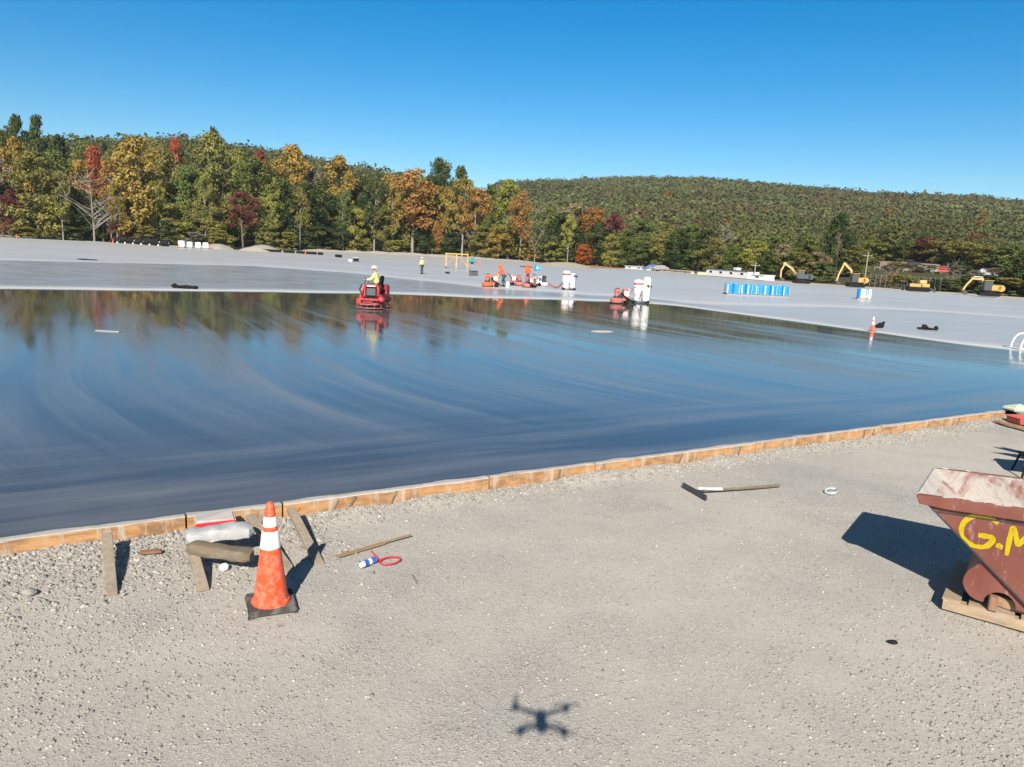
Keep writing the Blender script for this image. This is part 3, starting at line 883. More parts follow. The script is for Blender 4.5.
CONE_WH = paint('cone_reflective_white', (0.82, 0.80, 0.78), 0.45, dirt=(0.6, 0.5, 0.4), amount=0.3, scale=14)
GLASS = paint('dark_window_glass', (0.02, 0.025, 0.03), 0.08, amount=0.05)
SKIN = paint('skin', (0.40, 0.24, 0.17), 0.6, amount=0.05)
DENIM = paint('dark_denim', (0.045, 0.06, 0.10), 0.85, amount=0.2)
HIVIS = paint('pale_yellow_shirt', (0.72, 0.76, 0.28), 0.8, amount=0.1)
ORANGECLOTH = paint('orange_hoodie', (0.85, 0.12, 0.02), 0.8, amount=0.1)
TEAL = paint('teal_paint', (0.03, 0.22, 0.25), 0.45, amount=0.15)
MINT = paint('mint_green_paint', (0.42, 0.68, 0.58), 0.4, amount=0.2)
GRAVELTAN = paint('dirt_pile', (0.34, 0.28, 0.21), 0.95, amount=0.5, scale=1.2, bump=0.9)
STONEP = paint('pale_stone', (0.33, 0.30, 0.26), 0.9, amount=0.5, scale=1.5, bump=0.8)

# ------------------------------------------------------------------ formwork along the slab edge
def u_of(px, py, z=SLAB):
    return (G(px, py, z) - BASE).dot(BU)
seams = [-9.0, u_of(187, 520), u_of(284, 507), u_of(492, 480), u_of(598, 466), u_of(760, 445), u_of(884, 428), FORM_END]
brd_lab = ['long orange form board at the left, ending beside the white roll', 'short form board hidden behind the white roll and cone', 'form board starting with an orange paint mark beside the last stake', 'form board in the middle crossed by thin dark slats', 'form board behind the long-handled scraper', 'rust-stained form board past the scraper', 'farthest form board, ending at the red bin']
frng2 = random.Random(3)
BRD_ROT = Matrix((BU, BN, Vector((0, 0, 1)))).transposed()
for i, (a, b) in enumerate(zip(seams, seams[1:])):
    root = thing('form_board', brd_lab[i], 'board', form((a + b) / 2, 0.03, 0), math.atan2(BU.y, BU.x), 'form boards along the slab edge')
    L = b - a - 0.02
    dz = frng2.uniform(-0.006, 0.006)
    m = MB()
    m.box((0, frng2.uniform(-.006, .0), 0.075 + dz), (L, 0.04, 0.18), Matrix.Rotation(frng2.uniform(-.003, .003), 3, 'Y'))
    m.build('plank', FORM_WOOD, root, bevel=0.004)
    # slopped concrete along the top
    c = MB()
    n_ = int(L / 0.12) + 2
    prev = None
    for k in range(n_ + 1):
        x = -L / 2 + L * k / n_
        y0 = -0.018 + 0.016 * mnoise.noise(Vector((a + x * 3.1, 2, 0)))
        y1 = 0.13 + 0.06 * mnoise.noise(Vector((a + x * 2.3, 5, 0)))
        zt = 0.176 + 0.012 * mnoise.noise(Vector((a + x * 4.0, 8, 0)))
        ring = [c.bm.verts.new((x, y0, 0.150)), c.bm.verts.new((x, y0 + .004, zt)), c.bm.verts.new((x, 0.05, zt + .004)), c.bm.verts.new((x, y1, 0.158))]
        if prev:
            for q in range(3):
                c.bm.faces.new((prev[q], prev[q + 1], ring[q + 1], ring[q]))
        prev = ring
    c.build('concrete_crust', CRUST, root)
    # thin marks on the face: slats and stains
    if i in (2, 3, 4, 5, 6):
        for k in range(2 + i % 3):
            x = frng2.uniform(-L / 2 + .2, L / 2 - .2)
            sl = MB()
            sl.bar((x, -0.035, -0.02), (x + frng2.uniform(.02, .12), -0.030, 0.16), 0.022, 0.014, (0, 1, 0))
            sl.build('thin_slat', STAKE_WOOD if k % 2 else OLD_WOOD, root)
orange_mark = MB()
p = form(seams[2] + 0.13, 0.0, 0.1)
blob = [(0.055 * math.cos(t) * (1 + .25 * math.sin(3 * t)), 0.045 * math.sin(t) * (1 + .2 * math.cos(2 * t))) for t in np.linspace(0, 2 * PI, 18)[:-1]]
orange_mark.prism(blob, (0, 0, 0), BU, (0, 0, 1), -BN * 0.003)
om = orange_mark.build('paint_mark', paint('orange_marking_paint', (0.9, 0.22, 0.02), 0.7), bpy.data.objects['form_board.002'])
om.matrix_world = Matrix.Translation(p + BN * 0.001)
om.matrix_parent_inverse = bpy.data.objects['form_board.002'].matrix_world.inverted() if False else Matrix()
bpy.context.view_layer.update()
om.matrix_world = Matrix.Translation(p - BN * 0.004)

stk = [((107, 535), 0.20, (112, 596), 'leaning stake farthest left, bracing the long orange board'), ((192, 548), 0.17, (204, 592), 'leaning stake under the old grey timber'), ((250, 516), 0.20, (292, 574), 'leaning stake half hidden behind the traffic cone'), ((291, 509), 0.21, (320, 566), 'leaning stake right of the cone, crossed by its shadow')]
for (t, zt, b, lab) in stk:
    m = MB()
    p0, p1 = G(*t, zt), G(*b, -0.03)
    c0 = (p0 + p1) / 2
    m.bar(p0 - c0, p1 - c0, 0.095, 0.055, (0, 0, 1))
    # splintered foot
    tag(m.build('wooden_stake', STAKE_WOOD, None, c0, bevel=0.005), lab, 'stake', 'stakes bracing the form boards')

# items stacked on the form
def rounded_bar(name, mat, p0, p1, w, h, lab, cat, sag=0.0):
    p0, p1 = Vector(p0), Vector(p1)
    c0 = (p0 + p1) / 2
    m = MB()
    d = (p1 - p0)
    L = d.length
    d.normalize()
    x = d.cross(Vector((0, 0, 1))).normalized()
    z = x.cross(d)
    prev = None
    K, R = 14, 14
    for i in range(K + 1):
        t = i / K
        e = 1 - 0.35 * max(0, abs(2 * t - 1) - 0.93) / 0.07
        ring = []
        for j in range(R):
            a = 2 * PI * j / R
            ca, sa = math.cos(a), math.sin(a)
            sx = math.copysign(abs(ca) ** 0.55, ca) * w / 2 * e
            sz = math.copysign(abs(sa) ** 0.55, sa) * h / 2 * e
            wob = 1 + sag * mnoise.noise(Vector((t * 6, ca * 1.5, sa * 1.5 + w * 20)))
            ring.append(m.bm.verts.new(d * L * (t - .5) + x * sx * wob + z * sz * wob))
        if prev:
            for j in range(R):
                m.bm.faces.new((prev[j], prev[(j + 1) % R], ring[(j + 1) % R], ring[j]))
        else:
            m.bm.faces.new(ring[::-1])
        prev = ring
    m.bm.faces.new(prev)
    return tag(m.build(name, mat, None, c0), lab, cat)
rounded_bar('timber', OLD_WOOD, G(189, 547, .20), G(252, 556, .16), 0.17, 0.12, 'old grey-brown rounded timber lying across the stake', 'timber', 0.12)
rounded_bar('plastic_roll', paint('white_plastic_wrap', (0.47, 0.47, 0.48), 0.3, dirt=(0.33, 0.30, 0.27), amount=0.6, scale=9, bump=0.8), G(186, 537, .25), G(252, 529, .25), 0.22, 0.14, 'white plastic-wrapped roll lying on the form board', 'roll', 0.22)
tb = thing('cement_bag', 'flattened clear bag with red edge lying on the slab edge', 'bag', G(215, 522, .175), math.atan2(BU.y, BU.x) - 0.05)
m = MB(); m.box((0, 0, 0.035), (0.40, 0.24, 0.07), None, 0.02)
for vv in m.bm.verts:
    vv.co.z *= 1 + 0.35 * mnoise.noise(vv.co * 9)
m.build('bag_body', paint('dusty_clear_plastic', (0.52, 0.48, 0.46), 0.3, dirt=(0.62, 0.30, 0.26), amount=0.6, scale=9, bump=0.6), tb)
m = MB(); m.box((0.0, -0.125, 0.028), (0.405, 0.014, 0.040), None, 0.005)
m.build('red_edge', paint('red_print', (0.62, 0.03, 0.05), 0.4, amount=0.1), tb)

# traffic cone
def cone(loc, H, label, rz=0.0, collars=((0.55, 0.72), (0.765, 0.86)), base=True, cat='traffic cone', group=None):
    r0, r1 = H * 0.155, H * 0.032
    root = thing('traffic_cone', label, cat, loc, rz, group)
    zb = 0.045 * H / 0.9
    if base:
        m = MB(); m.box((0, 0, zb / 2), (H * 0.42, H * 0.42, zb), None, 0.012)
        for sx in (-1, 1):
            for sy in (-1, 1):
                m.box((sx * H * .19, sy * H * .19, -0.004), (H * .05, H * .05, 0.02))
        m.build('base', paint('dusty_black_base', (0.055, 0.052, 0.05), 0.8, dirt=(0.30, 0.27, 0.24), amount=0.8, scale=8), root)
    rr = lambda t: r0 + (r1 - r0) * t
    m = MB()
    m.lathe([(r0 * 1.12, zb), (r0 * 1.10, zb + H * .02), (rr(.03), zb + H * .035), (rr(.5), zb + (H - zb) * .5), (rr(.965), zb + (H - zb) * .965), (r1 * .85, zb + (H - zb) * .99), (r1 * .45, H)], 40)
    m.build('cone_body', CONE_OR, root)
    for a, b in collars:
        m = MB()
        m.lathe([(rr(a) + .001, zb + (H - zb) * a), (rr(a) + .004, zb + (H - zb) * (a + .004)), (rr(b) + .004, zb + (H - zb) * (b - .004)), (rr(b) + .001, zb + (H - zb) * b)], 40)
        m.build('reflective_collar', CONE_WH, root)
    return root
cb = G(271, 604, 0.0)
cone((cb.x, cb.y, -0.012), 0.965, 'large dusty orange cone with two white collars near the stakes', 0.42)

# ------------------------------------------------------------------ things lying on the gravel
m = MB(); p0, p1 = G(337, 556.5, .012), G(411, 535, .016); c0 = (p0 + p1) / 2
md = (p0 + p1) / 2 + (p1 - p0) * .12
m.bar(p0 - c0, md - c0, 0.045, 0.014); m.bar(md - c0 + Vector((0, 0, .004)), p1 - c0, 0.026, 0.012)
tag(m.build('wood_lath', LATH_WOOD, None, c0), 'split thin wooden lath lying on the gravel right of the cone', 'lath')
rt = thing('spray_can', 'blue and white spray can lying below the wooden lath', 'can', G(370, 561.5, .034))
ax = (G(379, 558, .034) - G(362, 565, .034)).normalized()
m = MB(); m.cyl(-ax * .085, ax * .07, .033, n=20); m.build('can_body', paint('blue_can_label', (0.03, 0.10, 0.42), 0.35, dirt=(0.7, 0.72, 0.75), amount=0.5, scale=18), rt)
m = MB(); m.cyl(-ax * .12, -ax * .086, .026, .031, n=20); m.build('cap', WHITEP, rt)
m = MB(); m.cyl(-ax * .03, ax * .005, .0335, n=20); m.build('white_band', WHITEP, rt)
pts = []
for t in np.linspace(0, 2 * PI, 26)[:-1]:
    q = G(390 + 10.5 * math.cos(t), 560.5 + 3.6 * math.sin(t) - 1.5 * math.cos(t), 0.014)
    pts.append(q - G(378, 560, .014))
m = MB(); m.tube(pts, 0.009, 6, True)
m.tube([G(371, 551, .02) - G(378, 560, .014), G(376, 556, .03) - G(378, 560, .014), G(381, 561, .02) - G(378, 560, .014)], 0.008, 6)
tag(m.build('red_strap', paint('red_strap_cloth', (0.62, 0.03, 0.045), 0.6, amount=0.1), None, G(378, 560, .014)), 'red looped strap beside the blue spray can', 'strap')

rt = thing('floor_scraper', 'long-handled scraper with thin angled blade lying on the gravel', 'scraper', G(704, 491, 0))
o0 = G(704, 491, 0)
m = MB(); m.bar(G(683, 485, .03) - o0, G(706, 498, .03) - o0, 0.03, 0.07); m.build('blade', DARKSTEEL, rt)
m = MB(); m.tube([G(699, 488.5, .03) - o0, G(706, 489, .05) - o0, G(722, 489.0, .045) - o0], 0.020, 8); m.build('ferrule', WHITEP, rt)
m = MB(); m.tube([G(703, 490.5, .035) - o0, G(740, 488.5, .03) - o0, G(779, 485.5, .025) - o0], [0.017, 0.02, 0.024], 8); m.build('handle', OLD_WOOD, rt)
m = MB()
pts = [G(831 + 6.0 * math.cos(t), 491.3 + 2.6 * math.sin(t), .015 + .01 * math.sin(2 * t)) - G(831, 491, 0) for t in np.linspace(0, 2 * PI, 20)[:-1]]
m.tube(pts, 0.012, 6, True)
m.tube([Vector(q) + Vector((0.01, .015, .012)) for q in pts], 0.009, 6, True)
tag(m.build('wire_coil', paint('pale_grey_wire', (0.5, 0.55, 0.55), 0.4, amount=0.3), None, G(831, 491, 0)), 'small pale coil of wire lying right of the scraper', 'wire coil')
def chip(px, py, size, mat, name, lab, cat, seed=0, rz=0.0):
    m = MB()
    m.ball((0, 0, size[2] * .55), (size[0], size[1], size[2]), 2)
    for v in m.bm.verts:
        v.co *= 1 + 0.38 * mnoise.noise(v.co * (1.1 / max(size)) + Vector((seed, seed * 2, 0)))
    q = G(px, py, 0)
    return tag(m.build(name, mat, None, (q.x, q.y, -0.012), rz), lab, cat)
m = MB(); m.box((0, 0, .015), (.20, .055, .03), None, .004)
q = G(151, 553, 0); tag(m.build('wood_offcut', lumber_mat('brown_offcut', (0.27, 0.15, 0.08), (2, 12, 12), 0.3), None, (q.x, q.y, 0), 0.35), 'brown wood offcut on the crushed stone right of the first stake', 'offcut')
chip(224, 568, (.05, .04, .035), WHITEP, 'plastic_wad', 'crumpled white plastic wad under the old timber', 'wad', 3)
chip(29, 593, (.065, .05, .035), paint('grey_stone', (0.36,0.34,0.31), .95, amount=.5, scale=9, bump=.8), 'large_stone', 'pale fist-sized stone lying left of the first stake', 'stone', 5, .4)
chip(893, 642, (.045, .022, .022), BLACK, 'dark_clod', 'small dark clod lying in front of the red hopper', 'clod', 8)
m = MB(); m.tube([G(412, 574, .008) - G(414, 577, 0), G(417, 583, .006) - G(414, 577, 0)], .005, 5)
tag(m.build('dark_twig', OLD_WOOD, None, G(414, 577, 0)), 'short dark twig lying right of the red strap', 'twig')

# ------------------------------------------------------------------ red hopper on its pallet
HA = Vector((0.8098, -0.5867, 0)); HB = Vector((0.5867, 0.8098, 0)); HO = Vector((3.97, 6.83, 0)); UZ = Vector((0, 0, 1))
HROT = math.atan2(HA.y, HA.x)
def rust_red():
    n = N('worn_red_steel')
    v = n.coord()
    big = n.noise(v, 2.2, 6, 0.65)
    sc = n.noise(n.coord('Object', (7, 7, 2.2)), 2.0, 6, 0.75)
    fine = n.noise(v, 40, 5, 0.7)
    c = n.mix(n.rng(big, 0.35, 0.7, 0, 1), (0.155, 0.044, 0.032), (0.215, 0.075, 0.055))
    c = n.mix(n.rng(sc, 0.56, 0.70, 0, 0.7), c, (0.46, 0.31, 0.27))
    c = n.mix(n.rng(fine, 0.6, 0.75, 0, 0.5), c, (0.13, 0.05, 0.035))
    return n.set(color=c, rough=n.rng(big, 0.3, 0.7, 0.45, 0.7), normal=n.bump(fine, 0.2, 0.004))
HRED = rust_red()
def crusted():
    n = N('concrete_crusted_steel')
    v = n.coord()
    s = n.noise(v, 2.6, 6, 0.7, 0.6)
    c = n.mix(n.rng(s, 0.36, 0.50, 0, 1), (0.25, 0.115, 0.095), (0.44, 0.40, 0.37))
    return n.set(color=c, rough=0.85, normal=n.bump(n.noise(v, 14, 5, 0.7), 0.6, 0.02))
HIN = crusted()
hop = thing('dump_hopper', 'worn red steel hopper spray-painted with yellow letters, on a wooden pallet', 'hopper', HO, HROT)
W = 1.20
prof = [(0.0, 1.075), (0.075, 0.99), (0.97, 0.243), (1.16, 0.17), (1.78, 0.17), (1.95, 1.21)]
def plate(poly, b0, b1, mat, name, parent, bev=0.0):
    m = MB(); m.prism(poly, (0, b0, 0), (1, 0, 0), (0, 0, 1), (0, b1 - b0, 0))
    return m.build(name, mat, parent, bevel=bev)
plate(prof, 0.03, 0.042, HRED, 'side_plate', hop)
plate(prof, W - .012, W, HIN, 'side_plate', hop)
m = MB()
for (xa, za), (xb_, zb_) in zip(prof[1:], prof[2:]):
    m.bar((xa, W / 2 + .02, za), (xb_, W / 2 + .02, zb_), 1.0, 0.0001, (0, 1, 0)) if False else None
    d = Vector((xb_ - xa, 0, zb_ - za)); nn = Vector((-d.z, 0, d.x)).normalized() * 0.01
    m.prism([(0, 0), (1, 0)] + [(1, .012 / 1), (0, .012)], (xa, 0.042, za), d, Vector((nn.x, 0, nn.z)).normalized(), (0, W - .054, 0))
m.build('inner_shell', HIN, hop)
# folded rim: a band standing proud of the side plate, mitred at the lip
rim = MB()
top = lambda a: 1.08 + 0.075 * a
for (bb, sgn) in ((0.0, -1), (W, 1)):
    y0, y1 = (bb - 0.012, bb + 0.028) if sgn < 0 else (bb - 0.0, bb + .04)
    rim.prism([(-0.012, 1.070), (0.20, top(.2)), (1.97, top(1.97)), (1.97, top(1.97) - .125), (0.24, top(.2) - .125 + .012), (0.02, 0.985)], (0, y0, 0), (1, 0, 0), (0, 0, 1), (0, y1 - y0, 0))
rim.box((1.96, W / 2, top(1.96) - .06), (.03, W - .07, .12))
rim.build('rim', HRED, hop, bevel=0.006)
m = MB(); m.prism([(-0.014, 1.072), (0.0, 1.085), (0.10, 0.985), (0.085, 0.972)], (0, 0.030, 0), (1, 0, 0), (0, 0, 1), (0, W - .034, 0))
m.build('pouring_lip', paint('scraped_pale_lip', (0.46, 0.44, 0.42), 0.6, dirt=(0.35, 0.16, 0.13), amount=0.6, scale=5), hop)
# under-rim crease drawn as a thin dark strip below the rim
m = MB(); m.box((1.06, 0.024, 1.005), (1.75, 0.012, 0.012), Matrix.Rotation(-math.atan(.075), 3, 'Y')); m.build('crease_strip', DARKSTEEL, hop)
m = MB(); m.bar((0.10, 0.026, 0.985), (1.0, 0.026, 0.232), 0.012, 0.016, (0, 1, 0)); m.build('edge_angle', DARKSTEEL, hop)
# rocker cradle with a round opening, both sides
def rocker(b0):
    m = MB()
    outer = [(0.62, 0.545), (0.56, 0.50), (0.505, 0.43), (0.478, 0.36), (0.475, 0.30), (0.50, 0.235), (0.545, 0.185), (0.60, 0.16), (0.655, 0.155)]
    arc = [(0.79 + 0.125 * math.cos(t), 0.165 + 0.125 * math.sin(t)) for t in np.linspace(PI, 0, 15)]
    right = [(1.02, 0.165), (1.05, 0.22), (0.97, 0.26)]
    poly = outer + arc + right
    m.prism(poly, (0, b0, 0), (1, 0, 0), (0, 0, 1), (0, 0.014, 0))
    return m.build('rocker_plate', HRED, hop)
rocker(0.055); rocker(W - .09)
m = MB()
for k in range(9):
    t0, t1 = k / 9, (k + 1) / 9
    f = lambda t: Vector((0.62 - 0.145 * math.sin(t * PI / 2) , 0, 0.545 - 0.30 * t))
    a_, b_ = f(t0), f(t1)
    m.bar(a_ + Vector((0, W / 2, 0)), b_ + Vector((0, W / 2, 0)), W - .2, 0.012, (1, 0, 0))
m.build('rocker_skin', HRED, hop)
cc = random.Random(6)
m = MB()
for k in range(34):
    x = .05 + 1.85 * cc.random()
    m.ball((x, (0.008 if k % 3 else W + .02) + cc.uniform(-.01, .01), top(x) + cc.uniform(-.004, .004)), (cc.uniform(.012, .05), cc.uniform(.008, .02), cc.uniform(.004, .011)), 2, cc.random() * .4)
tag(m.build('caked_concrete', CRUST, hop), kind='stuff')
# yellow spray lettering  G . M
YSP = paint('yellow_spray_paint', (0.85, 0.66, 0.01), 0.6, dirt=(0.5, 0.12, 0.05), amount=0.25, scale=14)
def stroke(pts, w, name):
    m = MB()
    pts = [Vector(p) for p in pts]
    L, Rr = [], []
    for i, p in enumerate(pts):
        d = (pts[min(i + 1, len(pts) - 1)] - pts[max(i - 1, 0)]).normalized()
        nrm = Vector((-d.y, d.x))
        ww = w * (0.5 + 0.12 * mnoise.noise(Vector((p.x * 30, p.y * 30, 2))) + 0.16 * mnoise.noise(Vector((p.x * 7, p.y * 7, 5))))
        if i in (0, len(pts) - 1):
            ww *= 0.7
        L.append(p + nrm * ww); Rr.append(p - nrm * ww)
    va = [m.bm.verts.new((q.x, 0.0275, q.y)) for q in L]
    vb = [m.bm.verts.new((q.x, 0.0275, q.y)) for q in Rr]
    for i in range(len(pts) - 1):
        m.bm.faces.new((va[i], va[i + 1], vb[i + 1], vb[i]))
    bmesh.ops.solidify(m.bm, geom=m.bm.faces[:], thickness=0.0015)
    return m.build(name, YSP, hop, smooth=False)
def spline(ctrl, n=10):
    out = []
    c = [Vector(p) for p in ctrl]
    c = [c[0]] + c + [c[-1]]
    for i in range(1, len(c) - 2):
        for k in range(n):
            t = k / n
            p0, p1, p2, p3 = c[i - 1], c[i], c[i + 1], c[i + 2]
            out.append(0.5 * ((2 * p1) + (p2 - p0) * t + (2 * p0 - 5 * p1 + 4 * p2 - p3) * t * t + (3 * p1 - p0 - 3 * p2 + p3) * t ** 3))
    out.append(c[-2])
    return out
stroke(spline([(0.672, 0.945), (0.60, 0.985), (0.51, 0.985), (0.425, 0.92), (0.395, 0.82), (0.43, 0.73), (0.51, 0.685), (0.60, 0.70), (0.645, 0.76), (0.64, 0.80), (0.575, 0.80), (0.535, 0.795)]), 0.042, 'letter_g')
stroke(spline([(0.705, 0.715), (0.712, 0.742), (0.700, 0.73)]), 0.05, 'full_stop')
stroke(spline([(0.775, 0.665), (0.775, 0.80), (0.785, 0.935), (0.82, 0.86), (0.845, 0.79), (0.89, 0.87), (0.935, 0.945), (0.945, 0.80), (0.965, 0.665)]), 0.042, 'letter_m')
# pallet
pal = thing('pallet', 'worn wooden pallet under the red hopper', 'pallet', HO + HA * 0.345, HROT)
for y in (0.06, 0.6, 1.14):
    m = MB(); m.box((0.80, y, 0.05), (1.6, 0.10, 0.085)); m.build('bearer', PALLET_WOOD, pal, bevel=.004)
for k in range(8):
    m = MB(); m.box((0.07 + k * .21, 0.6, 0.105), (0.15, 1.2, 0.02), Matrix.Rotation(.01 * (k % 3 - 1), 3, 'Z')); m.build('deck_board', PALLET_WOOD, pal, bevel=.003)
m = MB(); m.box((0.80, 0.0, 0.055), (1.6, 0.022, 0.10)); m.build('front_board', PALLET_WOOD, pal, bevel=.003)
m = MB(); m.box((0, 0, .055), (0.34, .09, .10), None, .006)
tag(m.build('wood_block', lumber_mat('block_wood', (0.42, 0.27, 0.17), (3, 9, 9), .3), None, HO + HA * 0.87 + HB * 0.16 + UZ * .118, HROT - .12), 'short wooden block wedged in the round opening of the hopper', 'block')
m = MB(); m.box((0, 0, .07), (0.07, .07, .14), None, .006)
tag(m.build('wood_wedge', lumber_mat('wedge_wood', (0.30, 0.17, 0.11), (9, 9, 3), .3), None, HO + HA * 0.735 + HB * 0.02 + UZ * .118, HROT + .2), 'upright wooden wedge at the left of the hopper opening', 'wedge')

# things at the right end of the form
q0 = G(1012, 419, .12)
rt = thing('red_bin', 'low red plastic bin lying at the end of the form boards', 'bin', (q0.x + .42, q0.y + .1, 0.03), 0.15)
rt.scale = (.6, .6, .6)
m = MB()
m.prism([(-.55, 0), (.55, 0), (.62, .22), (-.62, .22)], (0, -.3, 0), (1, 0, 0), (0, 0, 1), (0, .02, 0)); m.prism([(-.55, 0), (.55, 0), (.62, .22), (-.62, .22)], (0, .3, 0), (1, 0, 0), (0, 0, 1), (0, .02, 0))
m.box((-.585, .01, .11), (.02, .6, .22), Matrix.Rotation(-.3, 3, 'Y')); m.box((.585, .01, .11), (.02, .6, .22), Matrix.Rotation(.3, 3, 'Y')); m.box((0, .01, .012), (1.1, .6, .02))
m.build('bin_body', paint('faded_red_plastic', (0.50, 0.07, 0.06), 0.5, amount=0.35), rt)
m = MB(); m.box((0, -.31, .22), (1.26, .04, .03)); m.box((0, .33, .22), (1.26, .04, .03)); m.build('bin_rim', PINKP, rt)
m = MB(); m.box((0, 0, .05), (.55, .35, .1), None, .03)
for v in m.bm.verts: v.co.z *= 1 + .6 * mnoise.noise(v.co * 6)
q1 = G(1013, 410, SLAB); tag(m.build('paper_sack', paint('pale_sack_paper', (0.70, 0.70, 0.52), 0.8, amount=0.3), None, (q1.x + .1, q1.y, SLAB), .3), 'pale yellowish sack on the slab behind the red bin', 'sack')
m = MB(); a_, b_ = G(996, 421, .05), G(1040, 432, .05); c0 = (a_ + b_) / 2
m.bar(a_ - c0, b_ - c0, .14, .04); tag(m.build('loose_board', FORM_WOOD, None, c0, bevel=.004), 'loose board on the gravel in front of the red bin', 'board')

# mint-green machine just past the hopper
q2 = G(1037, 476, 0)
rt = thing('mint_machine', 'mint-green machine with thin black legs and added shadow-casting spikes on top', 'machine', (q2.x, q2.y, 0), -0.3)
m = MB(); m.box((.02, 0, .48), (.36, .34, .3), None, .05); m.build('engine_cover', MINT, rt)
m = MB()
for sx in (-.22, .22):
    for sy in (-.18, .18):
        m.tube([(sx * 1.3, sy * 1.3, 0), (sx, sy, .34)], .018, 6)
m.box((0, 0, .32), (.52, .44, .03)); m.build('leg_frame', BLACK, rt)
m = MB()
for k, (a_, b_) in enumerate([((9.6, 12.0, .60), (9.03, 12.25, .86)), ((9.5, 11.8, .55), (8.75, 11.9, .80)), ((9.4, 11.5, .60), (8.36, 11.25, .86)), ((9.3, 11.3, .5), (8.30, 10.9, .72)), ((9.5, 11.9, .5), (9.2, 12.1, 1.0)), ((9.6, 11.6, .5), (9.0, 11.4, .95))]):
    o_ = Vector((q2.x, q2.y, 0)); rr_ = Matrix.Rotation(.3, 3, 'Z'); a_ = rr_ @ (Vector(a_) - o_); b_ = rr_ @ (Vector(b_) - o_)
    m.prism([(0, -.10), (.25, -.13), (.7, -.07), (1.0, 0), (.7, .07), (.25, .12), (0, .10)], a_, b_ - a_, Vector((.15, .75, .65)).normalized(), (0.02, -.01, .02))
m.build('shadow_spikes', DARKSTEEL, rt)  # unseen spikes, added and shaped to cast the spiky shadow

